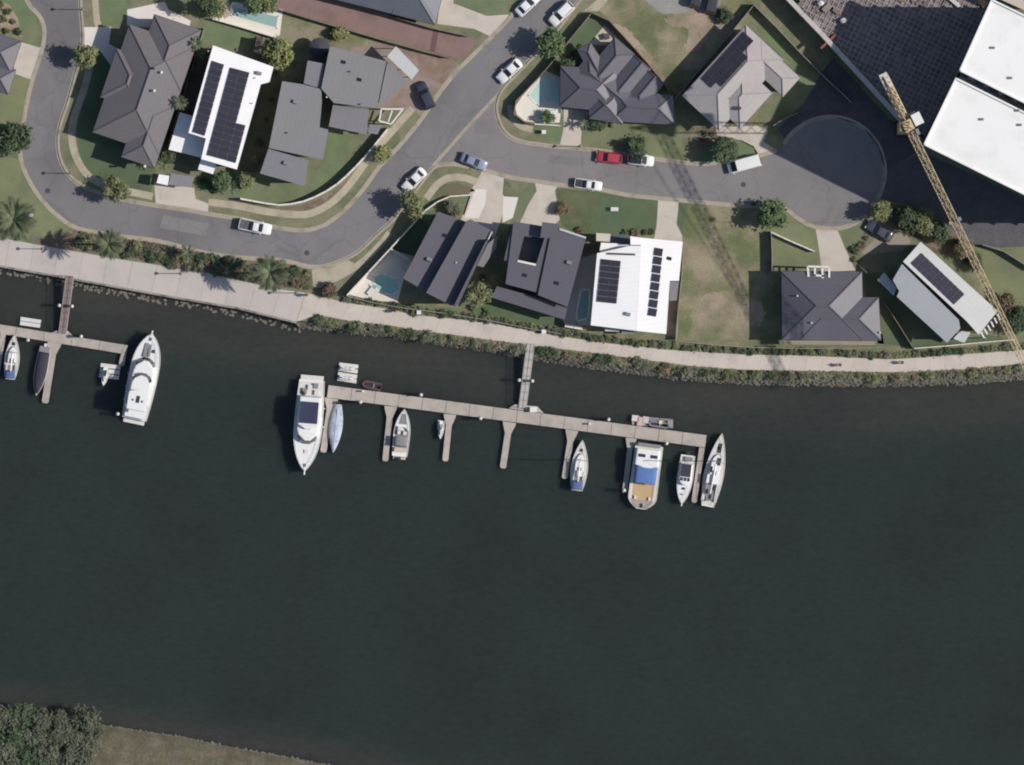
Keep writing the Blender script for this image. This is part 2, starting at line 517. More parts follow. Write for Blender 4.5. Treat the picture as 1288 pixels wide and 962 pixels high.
mpf = nt.nodes.new('ShaderNodeMapping'); mpf.inputs['Scale'].default_value = (1.0, 2.2, 1); mpf.inputs['Rotation'].default_value = (0, 0, -.3)
nt.links.new(geo.outputs[0], mpf.inputs[0]); nt.links.new(mpf.outputs[0], nf.inputs['Vector'])
mrf = nt.nodes.new('ShaderNodeMapRange'); mrf.inputs[1].default_value = .3; mrf.inputs[2].default_value = .7; mrf.inputs[3].default_value = .84; mrf.inputs[4].default_value = 1.16
nt.links.new(nf.outputs[0], mrf.inputs[0])
vmw = nt.nodes.new('ShaderNodeVectorMath'); vmw.operation = 'SCALE'; nt.links.new(mx.outputs[2], vmw.inputs[0]); nt.links.new(mrf.outputs[0], vmw.inputs['Scale'])
nt.links.new(vmw.outputs[0], b.inputs['Base Color'])
nw = nt.nodes.new('ShaderNodeTexNoise'); nw.inputs['Scale'].default_value = 1.6; nw.inputs['Detail'].default_value = 4; nt.links.new(geo.outputs[0], nw.inputs['Vector'])
bp = nt.nodes.new('ShaderNodeBump'); bp.inputs['Strength'].default_value = .35; bp.inputs['Distance'].default_value = .06
nt.links.new(nw.outputs[0], bp.inputs['Height']); nt.links.new(bp.outputs[0], b.inputs['Normal'])
wo_ = mb.build('water', wm, fix=False)
tag(wo_, 'dark green canal water with brown shallows along the bank', kind='structure')
at = wo_.data.attributes.new('shallow', 'FLOAT', 'POINT')
vals = []
for v in wo_.data.vertices:
    p = v.co.to_2d()
    d = min(seg_dist(p, shore_line), seg_dist(p, south_line) * 2.2) if abs(p.x) < 160 and abs(p.y) < 110 else 99
    vals.append(max(0.0, 1.0 - d / 10.5) ** .8)
at.data.foreach_set('value', vals)

# bank slope below the path, and the sea wall below the promenade
mb = MB()
top = resample(bank_top[:-1], 10)
n0 = len(top)
foot = []
fl = bank_foot[6:-1]
fl2 = resample(fl, 2)
for p in top:
    foot.append(min(fl2, key=lambda q: (q[0] - p[0]) ** 2 + (q[1] - p[1]) ** 2 * .3))
vs = []
for p, q in zip(top, foot):
    for t, z in ((0, .0), (.35, -.35), (.7, -1.0), (1.0, -1.8), (1.5, -2.6)):
        x = p[0] + (q[0] - p[0]) * t; y = p[1] + (q[1] - p[1]) * t
        r = 0 if t in (0,) else .12
        vs.append(W(x + random.uniform(-1, 1) * (t > 0), y + random.uniform(-1.2, 1.2) * (t > 0), z + random.uniform(-r, r)))
mb.add(vs, [(i * 5 + k, i * 5 + k + 1, (i + 1) * 5 + k + 1, (i + 1) * 5 + k) for i in range(n0 - 1) for k in range(4)])
tag(mb.build('canal_bank', M_earthbank, smooth=True), 'earth and rock bank sloping from the path to the water', kind='structure')
# loose rocks on the bank and along the foot of the wall: nobody could count them
rk = MB()
def rock(x, y, z, r):
    c = W(x, y, z); sg = 6
    a0 = random.uniform(0, 6)
    rings = []
    for hgt, rr in ((-.5, .7), (0, 1.0), (.45, .7)):
        rings.append([(c.x + r * rr * random.uniform(.75, 1.2) * math.cos(a0 + i * 1.047), c.y + r * rr * random.uniform(.75, 1.2) * math.sin(a0 + i * 1.047), c.z + r * hgt) for i in range(sg)])
    rk.loft(rings)
for i in range(2600):
    k = random.randrange(n0 - 1); t = random.random()
    a = [top[k][j] + (top[k + 1][j] - top[k][j]) * t for j in (0, 1)]
    bq = [foot[k][j] + (foot[k + 1][j] - foot[k][j]) * t for j in (0, 1)]
    u = random.betavariate(2.6, 1.8) * 1.08
    z = -1.8 * u ** 1.5 if u < 1 else -1.8
    rock(a[0] + (bq[0] - a[0]) * u, a[1] + (bq[1] - a[1]) * u, z, random.uniform(.1, .27))
wl = resample(bank_foot[1:7], 3)
for p in wl:
    if p[0] < -20: continue
    for j in range(3):
        rock(p[0] + random.uniform(-2, 2), p[1] + random.uniform(-5, 4.5), Z_WATER - .12, random.uniform(.15, .38))
sl = resample(south_bank, 2.2)
for p in sl:
    if -20 < p[0] < 420:
        rock(p[0] + random.uniform(-1.5, 1.5), p[1] + random.uniform(-1, 2), Z_WATER + .02, random.uniform(.1, .3))
tag(rk.build('riprap_rocks', M_rock), 'loose grey rocks lining the edge of the canal', 'rocks', kind='stuff')
mb = MB()
a = wall_line[1:]; bq = [(x, y + 3) for x, y in a]
mb.loft([[W(p[0], p[1], -4), W(q[0], q[1], -4), W(q[0], q[1], -.02), W(p[0], p[1], -.02)] for p, q in zip(a, bq)])
tag(mb.build('sea_wall', M_seawall), 'concrete sea wall below the wide promenade', kind='structure')
# far bank in the south-west corner
mb = MB()
sp = resample(south_bank, 12); sp = [p for p in sp if -700 < p[0] < 1600]
vs = []
for p in sp:
    for d, z in ((-8, -2.6), (-1, -1.8), (5, -1.15), (12, -.55), (40, -.2), (FAR, 0)):
        vs.append(W(p[0] - d * .15 + random.uniform(-1, 1), p[1] + d, z + random.uniform(-.05, .05)))
mb.add(vs, [(i * 6 + k, i * 6 + k + 1, (i + 1) * 6 + k + 1, (i + 1) * 6 + k) for i in range(len(sp) - 1) for k in range(5)])
M_far = mat('far_bank_grass', (96, 92, 74), var=.22, scale=.5, fine=.3, fscale=2.2, rgb2=(110, 101, 87), scale2=.35, amount2=.55, bump=.9)
tag(mb.build('far_bank', M_far, smooth=True), 'rough dry grass bank across the canal', kind='structure')

# ---------------------------------------------------------------- promenade, path, footpaths: every slab a part
def slabs(name, top_line, bot_line, n, m, z=.03, gap=.06, label=None):
    root = thing(name, None, None, W(*top_line[0]))
    root['kind'] = 'structure'
    if label: root['label'] = label
    def at(line, t):
        L = [0]
        for a, b in zip(line, line[1:]): L.append(L[-1] + math.hypot(b[0] - a[0], b[1] - a[1]))
        d = t * L[-1]
        for i in range(len(line) - 1):
            if d <= L[i + 1] + 1e-6:
                u = (d - L[i]) / max(L[i + 1] - L[i], 1e-6)
                return (line[i][0] + (line[i + 1][0] - line[i][0]) * u, line[i][1] + (line[i + 1][1] - line[i][1]) * u)
        return line[-1]
    for i in range(n):
        t0, t1 = i / n, (i + 1) / n - gap / n * .12
        q = [at(top_line, t0), at(top_line, (t0 + t1) / 2), at(top_line, t1), at(bot_line, t1), at(bot_line, (t0 + t1) / 2), at(bot_line, t0)]
        mb = MB(); mb.prism([W(x, y) for x, y in q], -.05, z + random.uniform(0, .004))
        mb.build('concrete_slab', m, root, fix=False)
    return root
slabs('promenade', [(-300, 255), (0, 299), (60, 310), (150, 326), (250, 341), (345, 363), (384, 368)], [(-300, 285.5), (0, 333.5), (80, 347.5), (200, 369.5), (300, 386.5), (373, 404.5)], 22, M_prom,
      label='wide concrete waterfront promenade')
slabs('waterfront_path', [(384.3, 368), (436, 381), (486, 388), (520, 396), (580, 402), (620, 407), (700, 422), (758, 431), (840, 440), (933, 446), (1000, 447), (1123, 452), (1195, 447), (1288, 440), (1460, 427)],
      [(373.3, 404.3), (400, 396), (443, 404), (496, 410), (529, 416), (571, 421), (620, 428), (662, 433), (700, 438), (793, 450), (868, 460), (933, 465), (1000, 466), (1123, 468), (1219, 464), (1288, 457), (1460, 443)],
      56, M_path, label='narrow concrete path along the canal')
sheet('path_landing', [(1131, 466), (1141, 466), (1142, 478), (1130, 478)], 5, M_path)
def footpath(line, w, n_per, label=None):
    ln = smooth_line(line, 4)
    slabs('footpath', offset_line(ln, -w / 2), offset_line(ln, w / 2), max(2, int(sum(math.hypot(b[0] - a[0], b[1] - a[1]) for a, b in zip(ln, ln[1:])) / n_per)), M_foot, .02, label=label)
footpath([(118, -30), (121, 20), (124, 33)], 8, 14)
footpath([(117, 62), (112, 88), (105, 115), (94, 145), (90, 170), (95, 196), (108, 218), (125, 230), (146, 238), (168, 242), (192, 247)], 9, 14, 'concrete footpath curving round the corner lawn')
footpath([(262, 254), (300, 259), (335, 266), (372, 270), (395, 267), (418, 254), (438, 234), (458, 207), (480, 180), (500, 157), (519, 136)], 9, 14, 'concrete footpath beside the long white wall')
footpath([(536, 250), (549, 233), (563, 224), (582, 223), (600, 229)], 9, 14, 'concrete footpath curving round the corner of the cul de sac')
footpath([(404, 358), (430, 346), (452, 332), (474, 312), (490, 292)], 8, 14)
footpath([(642, 132), (644, 146), (654, 158), (670, 163)], 8, 10)
# ---------------------------------------------------------------- ground covers on the lots
sheet('lawn', [(0, -20), (30, -10), (44, 18), (50, 38), (47, 59), (40, 60), (28, 46), (22, 22), (12, 6), (0, 2)], 1, M_lawn)
sheet('garden_bed', [(0, 2), (12, 6), (22, 22), (28, 46), (24, 47), (12, 38), (0, 36)], 2, M_dirt)
sheet('driveway', [(27, 53), (51, 60), (50, 66), (40, 100), (33, 98), (17, 92), (19, 70)], 2, M_drive)
sheet('lawn', [(11, 96), (38, 99), (32, 125), (26, 158), (0, 166), (0, 110)], 1, M_lawn_olive)
sheet('lawn', [(0, 196), (24, 200), (36, 233), (55, 258), (72, 274), (94, 288), (60, 294), (30, 290), (0, 270)], 1, M_lawn_olive)
sheet('garden_bed', [(94, 289), (146, 300), (200, 307), (246, 319), (294, 327), (354, 331), (386, 339), (398, 348), (398, 365), (345, 361), (250, 339), (150, 324), (60, 309), (40, 303), (60, 296)], 2, M_mulch)
sheet('footpath_pad', [(392, 339), (414, 337), (438, 327), (446, 331), (424, 349), (404, 363), (394, 360)], 3, M_foot)
# corner house lot
sheet('driveway', [(104, 34), (140, 34), (137, 55), (150, 62), (145, 90), (126, 64), (104, 60)], 3, M_drive_w)
sheet('pool_deck', [(160, 12), (207, 2), (212, 12), (240, 26), (236, 40), (160, 32)], 3, M_drive_w)
sheet('lawn', [(118, 62), (150, 60), (160, 180), (196, 212), (190, 244), (150, 236), (128, 227), (108, 212), (99, 190), (96, 165), (104, 130), (114, 100)], 1, M_lawn_deep)
sheet('lawn', [(124, -20), (160, -20), (158, 32), (128, 32)], 1, M_lawn)
sheet('lawn', [(207, -20), (240, -20), (238, 18), (212, 10)], 2, M_lawn)
sheet('verge', [(104, -20), (114, -20), (118, 33), (105, 33)], 1, M_verge)
# white house lot
sheet('driveway', [(194, 228), (244, 236), (246, 250), (262, 256), (262, 268), (234, 262), (196, 257)], 3, M_drive)
sheet('lawn', [(258, 30), (262, 26), (348, 47), (352, 62), (330, 78), (270, 56), (252, 54)], 1, M_lawn)
sheet('side_yard', [(236, 60), (268, 58), (240, 150), (214, 200), (198, 210)], 1, M_mulch)
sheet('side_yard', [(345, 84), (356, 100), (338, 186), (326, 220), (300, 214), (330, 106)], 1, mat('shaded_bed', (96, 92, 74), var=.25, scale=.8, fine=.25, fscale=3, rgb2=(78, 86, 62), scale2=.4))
sheet('lawn', [(250, 216), (330, 222), (305, 250), (270, 246), (246, 236)], 1, M_lawn)
# grey house lot
sheet('side_yard', [(352, 10), (365, 18), (488, 56), (482, 78), (414, 58), (384, 76), (356, 98), (345, 70)], 1, mat('worn_grass', (140, 134, 112), var=.15, fine=.15, rgb2=(112, 116, 82), scale2=.3, amount2=.6))
sheet('lawn', [(305, 222), (330, 214), (384, 232), (410, 200), (416, 165), (466, 170), (478, 168), (452, 202), (424, 232), (398, 247), (378, 253), (352, 257), (306, 250)], 2, M_lawn)
sheet('garden_bed', [(352, 261), (380, 258), (402, 250), (427, 236), (444, 218), (448, 222), (434, 236), (415, 254), (394, 264), (372, 266)], 3, M_mulch)
sheet('driveway', [(440, 60), (490, 52), (512, 64), (566, 72), (579, 83), (555, 113), (530, 146), (520, 138), (500, 140), (460, 134)], 3, mat('pink_paving', (148, 132, 124), var=.1, scale=.5, fine=.08, rgb2=(134, 118, 104), scale2=.3))
sheet('garden_bed', [(520, 60), (566, 72), (576, 80), (556, 106), (540, 98), (528, 84)], 4, mat('brown_earth', (132, 112, 98), var=.12, fine=.14, rgb2=(146, 128, 118), scale2=.4))
sheet('driveway', [(335, -20), (400, -4), (546, 38), (590, 46), (600, 52), (584, 76), (566, 71), (400, 25), (335, 6)], 5, M_brickdrive)
sheet('driveway_band', [(545, 37), (552, 39), (547, 66), (540, 64)], 6, mat('dark_brick_band', (112, 86, 82), var=.06, fine=.12, fscale=9))
sheet('driveway', [(556, -20), (575, -20), (570, 4), (612, 20), (640, 18), (634, 28), (618, 46), (596, 36), (550, 30)], 4, M_drive)
sheet('lawn', [(572, -20), (640, -20), (642, -6), (628, 16), (612, 19), (576, 7)], 3, M_lawn)
# corner pool lot of the dark tiled house
sheet('lawn', [(742, 22), (760, 34), (752, 50), (720, 68), (706, 62)], 2, M_lawn_deep)
sheet('patio', [(760, 32), (788, 58), (741, 56)], 3, M_drive)
sheet('pool_deck', [(684, 88), (706, 98), (706, 134), (704, 154), (680, 155), (660, 152), (650, 144), (648, 134), (656, 122), (670, 106)], 3, M_deck_w)
sheet('lawn', [(669, 158), (709, 160), (704, 178), (684, 177), (672, 172)], 2, M_lawn)
sheet('driveway', [(709, 136), (742, 140), (732, 160), (730, 187), (704, 184), (709, 160)], 3, M_drive)
sheet('lawn', [(733, 152), (742, 144), (786, 152), (850, 152), (864, 203), (832, 199), (771, 190), (733, 185)], 2, M_lawn_olive)
sheet('verge', [(640, 116), (690, 62), (735, 10), (744, 14), (690, 84), (652, 124), (640, 132)], 1, M_verge)
sheet('footpath_pad', [(734, 14), (760, -8), (772, -8), (752, 14)], 2, M_foot)
# vacant lot north
sheet('vacant_lot', [(762, -20), (990, -20), (940, 30), (862, 118), (840, 112), (815, 78), (766, 24), (752, 12)], 1, M_dry)
sheet('gravel_yard', blob([(800, -24), (905, -24), (902, 8), (868, 20), (826, 12)]), 2, M_gravel)
sheet('dirt_patch', blob([(836, 20), (884, 14), (906, 30), (892, 44), (876, 66), (862, 60), (866, 38), (842, 30)], 2.2), 3, M_dirt)
sheet('dirt_patch', blob([(770, 30), (790, 36), (812, 62), (838, 98), (830, 100), (800, 62)], 2, 8), 3, M_dirt)
sheet('dirt_patch', blob([(880, 372), (930, 366), (962, 388), (952, 410), (920, 400), (890, 404)], 3, 9), 4, M_dirt)
# tan roofed house
sheet('lawn', [(945, 14), (1060, 110), (1020, 150), (985, 152), (958, 140), (985, 125), (1008, 94), (944, 30)], 2, M_lawn)
sheet('driveway', [(900, 160), (952, 158), (966, 164), (960, 178), (977, 189), (952, 197), (948, 186), (930, 176), (916, 172), (902, 170)], 3, M_drive)
sheet('garden_bed', [(876, 160), (900, 160), (916, 172), (922, 184), (876, 188)], 2, M_mulch)
sheet('lawn', [(922, 178), (932, 176), (948, 184), (954, 194), (920, 200), (876, 204), (872, 188)], 3, M_lawn)
# waterfront lots
sheet('lawn', [(548, 240), (556, 232), (570, 230), (590, 234), (598, 240), (566, 248), (548, 256)], 2, mat('brown_lawn', (112, 104, 82), var=.12, fine=.15, rgb2=(98, 104, 74), scale2=.4))
sheet('lawn', [(540, 262), (566, 249), (592, 246), (584, 270), (552, 268)], 2, M_lawn)
sheet('driveway', [(592, 240), (606, 216), (634, 222), (632, 244), (638, 252), (622, 300), (600, 286), (580, 276)], 2, M_drive)
sheet('driveway_panel', [(598, 238), (612, 238), (610, 258), (602, 274), (584, 274)], 4, M_drive_w)
sheet('driveway_panel', [(633, 247), (652, 248), (645, 274), (632, 280)], 4, M_drive_w)
sheet('lawn_strip', [(664, 233), (672, 233), (674, 240), (664, 256), (652, 276), (646, 290), (636, 296), (650, 262), (656, 240)], 4, M_lawn)
sheet('lawn_patch', [(633, 226), (640, 228), (644, 236), (636, 234)], 3, M_lawn_deep)
sheet('driveway', [(673, 230), (702, 233), (698, 240), (704, 276), (690, 290), (654, 280), (664, 258), (675, 240)], 3, M_drive)
sheet('lawn', [(699, 237), (754, 241), (789, 248), (827, 252), (826, 288), (796, 297), (740, 297), (706, 284)], 2, M_lawn_deep)
sheet('lawn', [(700, 240), (752, 243), (750, 290), (738, 298), (706, 284)], 3, mat('worn_lawn', (98, 103, 75), var=.16, scale=.5, fine=.18, rgb2=(82, 98, 66), scale2=.3))
sheet('driveway', [(828, 250), (854, 252), (851, 282), (858, 296), (858, 306), (822, 304), (826, 282)], 4, M_drive)
sheet('vacant_lot', [(854, 254), (930, 260), (958, 262), (966, 292), (970, 342), (984, 344), (984, 430), (852, 428), (858, 306), (852, 282)], 2, M_dry)
sheet('lawn', [(852, 254), (866, 256), (862, 276), (858, 288), (851, 280)], 3, M_lawn_deep)
sheet('lawn', [(966, 262), (992, 270), (1004, 280), (1026, 288), (1032, 318), (1028, 332), (972, 338), (970, 294)], 2, M_lawn_olive)
sheet('driveway', [(1026, 287), (1053, 289), (1062, 310), (1076, 340), (1034, 342), (1030, 312)], 3, M_drive)
sheet('lawn', [(1056, 289), (1076, 284), (1092, 278), (1098, 300), (1082, 316), (1066, 314)], 2, M_lawn)
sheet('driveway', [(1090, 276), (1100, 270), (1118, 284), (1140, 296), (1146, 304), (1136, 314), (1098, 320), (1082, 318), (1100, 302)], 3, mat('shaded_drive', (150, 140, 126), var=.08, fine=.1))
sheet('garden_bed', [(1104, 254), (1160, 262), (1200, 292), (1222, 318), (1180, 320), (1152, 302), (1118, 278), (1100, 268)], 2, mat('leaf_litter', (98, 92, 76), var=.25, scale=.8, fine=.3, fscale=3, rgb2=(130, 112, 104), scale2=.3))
sheet('lawn', [(1228, 312), (1300, 310), (1300, 420), (1262, 424), (1250, 392)], 2, M_lawn_olive)
sheet('lawn', [(1084, 344), (1112, 342), (1130, 374), (1192, 430), (1240, 420), (1262, 426), (1150, 437), (1104, 432)], 2, M_lawn_deep)
sheet('lawn', [(984, 424), (1110, 420), (1112, 434), (984, 436)], 2, M_lawn_olive)
sheet('lawn', [(600, 380), (620, 372), (712, 402), (706, 418), (600, 400)], 2, M_lawn_deep)
sheet('pool_deck', [(438, 370), (492, 314), (520, 322), (508, 350), (500, 380), (470, 378)], 3, mat('pool_paving', (216, 208, 196), var=.05, fine=.06))
sheet('side_yard', [(492, 312), (536, 264), (552, 266), (520, 324)], 2, M_lawn_deep)
sheet('lawn', [(438, 372), (470, 379), (580, 388), (572, 398), (520, 394), (446, 382)], 2, M_lawn)
sheet('pool_deck', [(716, 330), (752, 318), (744, 408), (712, 412), (708, 404)], 3, mat('grey_paving', (178, 172, 168), var=.06, fine=.06))
sheet('side_yard', [(842, 352), (856, 352), (852, 424), (838, 422)], 2, M_dirt)
# east yards next to the tall building: its shadow is deepened in the ground colour
sheet('side_yard', [(1114, 215), (1160, 190), (1288, 250), (1400, 320), (1288, 312), (1226, 310), (1160, 262), (1108, 250)], 1, mat('tower_shade_ground', (92, 90, 94), var=.15, scale=.6, fine=.2, fscale=3))
sheet('side_yard', [(990, 150), (1012, 128), (1034, 90), (1048, 72), (1120, 150), (1162, 186), (1114, 216), (1104, 184), (1084, 158), (1045, 146), (1010, 154), (988, 176), (978, 162)], 3, mat('tower_shade_yard', (84, 82, 84), var=.2, scale=.7, fine=.25, fscale=3))  # dark tone painted in to add to the building's shade on this yard

# ---------------------------------------------------------------- houses
M_tile_dk = mat('dark_tile_roof', (94, 91, 99), rough=.55, spec=.5, courses=.035, var=.06, scale=.5, fine=.07, fscale=4, objvar=.02)
M_tile_brown = mat('brown_grey_tile_roof', (112, 107, 109), rough=.72, spec=.3, courses=.03, var=.05, scale=.5, fine=.07, fscale=4)
M_tile_tan = mat('tan_tile_roof', (168, 161, 158), rough=.55, spec=.35, courses=.025, var=.05, scale=.5, fine=.07, fscale=4)
M_tile_slate = mat('slate_tile_roof', (98, 99, 110), rough=.55, spec=.5, courses=.03, var=.05, fine=.07, fscale=4)
M_metal_dk = mat('dark_metal_roof', (96, 93, 101), rough=.55, var=.04, scale=.3, fine=.03, stripes=(R(66), .6, .03))
M_metal_grey = mat('grey_metal_roof', (134, 132, 133), rough=.55, var=.04, scale=.25, fine=.03, stripes=(R(-15), .76, .022))
M_metal_grey2 = mat('mid_grey_metal_roof', (129, 127, 131), rough=.55, var=.04, scale=.25, fine=.03, stripes=(R(-15), .76, .022))
M_metal_lt = mat('light_metal_roof', (194, 194, 194), rough=.5, var=.04, scale=.3, fine=.03, stripes=(R(-44), .76, .012))
M_white = mat('white_metal_roof', (244, 241, 238), rough=.55, var=.035, scale=.25, fine=.02, stripes=(R(-19), .76, .012))
M_white9 = mat('white_ribbed_roof', (246, 243, 240), rough=.55, var=.03, scale=.25, fine=.02, stripes=(R(-84), .76, .012))
M_render = mat('rendered_wall', (206, 200, 192), var=.05)
M_render_d = mat('grey_wall', (140, 136, 134), var=.06)
M_brickw = mat('brick_wall', (150, 124, 108), var=.08, fine=.12, fscale=9)
M_trim = mat('white_trim', (225, 223, 219), var=.03, fine=.02)
M_fascia = mat('dark_trim', (70, 68, 74), var=.05, fine=.03)
M_glass = mat('window_glass', (40, 46, 52), rough=.08, var=.02, fine=0, spec=.6)
M_panel = mat('solar_cells', (60, 58, 68), rough=.22, var=.05, scale=.8, fine=.03, objvar=.08, spec=.4)
M_alu = mat('aluminium', (150, 150, 154), rough=.4, var=.03, fine=.02, metal=.3)
M_pframe = mat('panel_frame', (92, 90, 98), rough=.5, var=.03, fine=.02)
M_wood = mat('timber', (150, 118, 86), var=.1, fine=.15)

def hip(mbr, quad, eave, pitch, ends=('hip', 'hip'), lift=0.0, thick=.18):
    """hip/gable block on a photo rectangle; the ridge follows the longer side. Returns ridge ends."""
    P = [W(x, y, eave) + Vector((0, 0, lift)) for x, y in quad]
    a, b, c, d = P
    if (b - a).length < (c - b).length:
        a, b, c, d = b, c, d, a
    u = (b - a).normalized(); half = (d - a).length / 2
    h = half * math.tan(pitch)
    m0 = (a + d) / 2; m1 = (b + c) / 2
    L = (b - a).length
    i0 = half if ends[0] == 'hip' else 0.0
    i1 = half if ends[1] == 'hip' else 0.0
    if i0 + i1 > L * .999:
        s = L * .999 / (i0 + i1); i0 *= s; i1 *= s
    r0 = m0 + u * i0 + Vector((0, 0, h)); r1 = m1 - u * i1 + Vector((0, 0, h))
    dn = Vector((0, 0, thick))
    vs = [a, b, c, d, r0, r1, a - dn, b - dn, c - dn, d - dn]
    fs = [(0, 1, 5, 4), (2, 3, 4, 5), (3, 0, 4), (1, 2, 5), (1, 0, 6, 7), (2, 1, 7, 8), (3, 2, 8, 9), (0, 3, 9, 6), (6, 9, 8, 7)]
    mbr.add(vs, fs)
    return (a, b, c, d, r0, r1)

def ridge_caps(root, rd, m):
    a, b, c, d, r0, r1 = rd
    k = MB()
    up = Vector((0, 0, .05))
    k.tube(r0 + up * .6, r1 + up * .6, .13, 5)
    for p, q in ((a, r0), (d, r0), (b, r1), (c, r1)):
        k.tube(p + up * .5, q + up * .5, .11, 5)
    return k

def windows(root, foot, h, storeys=1, door_edge=0, m_frame=None):
    """glazing and doors round a wall outline (world points, anticlockwise)"""
    m_frame = m_frame or M_fascia
    n = len(foot)
    for e in range(n):
        a, b = Vector(foot[e]), Vector(foot[(e + 1) % n])
        d = b - a; L = d.length
        if L < 2.6: continue
        d.normalize(); nrm = Vector((d.y, -d.x, 0)); rz = math.atan2(d.y, d.x)
        cnt = max(1, int(L / 3.4))
        for s in range(storeys):
            for i in range(cnt):
                isdoor = (s == 0 and e == door_edge and i == cnt // 2)
                w_, h_ = (1.9, 2.15) if isdoor else (1.5, 1.15)
                zc = (1.08 if isdoor else 1.55) + s * 2.75
                if zc + h_ / 2 > h - .1: continue
                c = a + d * (L * (i + .5) / cnt) + nrm * .03
                key = ('door_leaf' if isdoor else 'window_pane')
                if key not in MESHC:
                    MESHC[key] = MB().box((0, 0, 0), (w_, .05, h_)).mesh(key, M_trim if isdoor else M_glass)
                    f = MB()
                    for sx in (-1, 1): f.box((sx * (w_ / 2 + .04), 0, 0), (.08, .09, h_ + .16))
                    for sz in (-1, 1): f.box((0, 0, sz * (h_ / 2 + .04)), (w_ - .002, .086, .08))
                    MESHC[key + '_f'] = f.mesh(key + '_frame', M_trim)
                o = link('door' if isdoor else 'window', MESHC[key], root, Vector((c.x, c.y, zc)) - root.location, rz)
                link('door_frame' if isdoor else 'window_frame', MESHC[key + '_f'], o)
MESHC = {}

def inset(poly, d):
    """move a convex-ish world polygon inwards by d"""
    P = [Vector((p[0], p[1], 0)) for p in poly]
    area = sum(a.x * b.y - b.x * a.y for a, b in zip(P, P[1:] + P[:1]))
    if area < 0: P.reverse()
    n = len(P); out = []
    for i in range(n):
        a, b, c = P[i - 1], P[i], P[(i + 1) % n]
        d1 = (b - a).normalized(); d2 = (c - b).normalized()
        n1 = Vector((-d1.y, d1.x, 0)); n2 = Vector((-d2.y, d2.x, 0))
        k = n1 + n2
        den = max(k.length_squared / 2, .35)
        out.append(b + k * (d / den))
    return out

def make_house(label, blocks, eave, pitch, m_roof, m_wall, storeys=1, name='house', ends=None, gutters=True, cat='house'):
    cx = sum(p[0] for q in blocks for p in q) / (4 * len(blocks)); cy = sum(p[1] for q in blocks for p in q) / (4 * len(blocks))
    root = thing(name, label, cat, W(cx, cy))
    for i, q in enumerate(blocks):
        mb = MB()
        rd = hip(mb, q, eave, pitch, (ends[i] if ends else ('hip', 'hip')), lift=.012 * i)
        ro = mb.build('roof', m_roof, root)
        ridge_caps(root, rd, m_roof).build('ridge_cap', m_roof, ro)
        if gutters:
            g = MB()
            cs = [rd[0], rd[1], rd[2], rd[3]]
            for k in range(4):
                p, s = cs[k], cs[(k + 1) % 4]
                g.tube(p - Vector((0, 0, .11 + .012 * i)), s - Vector((0, 0, .11 + .012 * i)), .075, 6)
            g.build('gutter', M_fascia, ro)
        foot = inset([W(x, y) for x, y in q], .5 + .02 * i)
        wl = MB(); wl.prism(foot, -.05, eave - .1 - .013 * i, cap0=False)
        wl.build('wall', m_wall, root)
        windows(root, foot, eave, storeys, 0 if i == 0 else -1)
    return root

def plane_z(p0, p1, p2):
    """height as a linear function of photo position through three (px, py, z) points"""
    (x0, y0, z0), (x1, y1, z1), (x2, y2, z2) = p0, p1, p2
    det = (x1 - x0) * (y2 - y0) - (x2 - x0) * (y1 - y0)
    gx = ((z1 - z0) * (y2 - y0) - (z2 - z0) * (y1 - y0)) / det
    gy = ((x1 - x0) * (z2 - z0) - (x2 - x0) * (z1 - z0)) / det
    return lambda x, y: z0 + gx * (x - x0) + gy * (y - y0)

def flat_roof(root, pts, z, m, thick=.22, name='roof', wall=True, m_wall=None, storeys=2, ins=.35, label=None, door=-1, zmin=None):
    """roof plate over a photo polygon; z is a number or f(px, py)"""
    zf = z if callable(z) else (lambda x, y: z)
    mb = MB(); mb.slab([W(x, y, zf(x, y)) for x, y in pts], thick)
    o = mb.build(name, m, root)
    if label: o['label'] = label
    if wall:
        zt = min(zf(x, y) for x, y in pts) - thick - .004
        foot = inset([W(x, y) for x, y in pts], ins)
        wl = MB(); wl.prism(foot, -.05 if zmin is None else zmin, zt, cap0=False)
        wl.build('wall', m_wall or M_render, root)
        if zmin is None:
            windows(root, foot, zt, storeys, door)
    return o

def solar(root, quad, zf, nu, nv, gap=.03, lift=.14, skip=()):
    """array of panels: photo quad (a, b, c, d), nu panels along a->b, nv along a->d; one object per panel"""
    a, b, c, d = [W(x, y, zf(x, y) + lift) for x, y in quad]
    u = (b - a) / nu; v = (d - a) / nv
    w_, h_ = u.length - gap, v.length - gap
    mb = MB()
    mb.box((0, 0, 0), (w_, h_, .04), mi=1)
    mb.box((0, 0, .0225), (w_ - .05, h_ - .05, .006), mi=0)
    me = mb.mesh('solar_panel', [M_panel, M_pframe])
    X = u.normalized(); Zv = X.cross(v).normalized()
    if Zv.z < 0: Zv = -Zv
    Yv = Zv.cross(X)
    rot = Matrix((X, Yv, Zv)).transposed().to_euler()
    for j in range(nv):
        for i in range(nu):
            if (i, j) in skip: continue
            p = a + u * (i + .5) + v * (j + .5)
            o = link('solar_panel', me, root, p - root.location)
            o.rotation_euler = rot

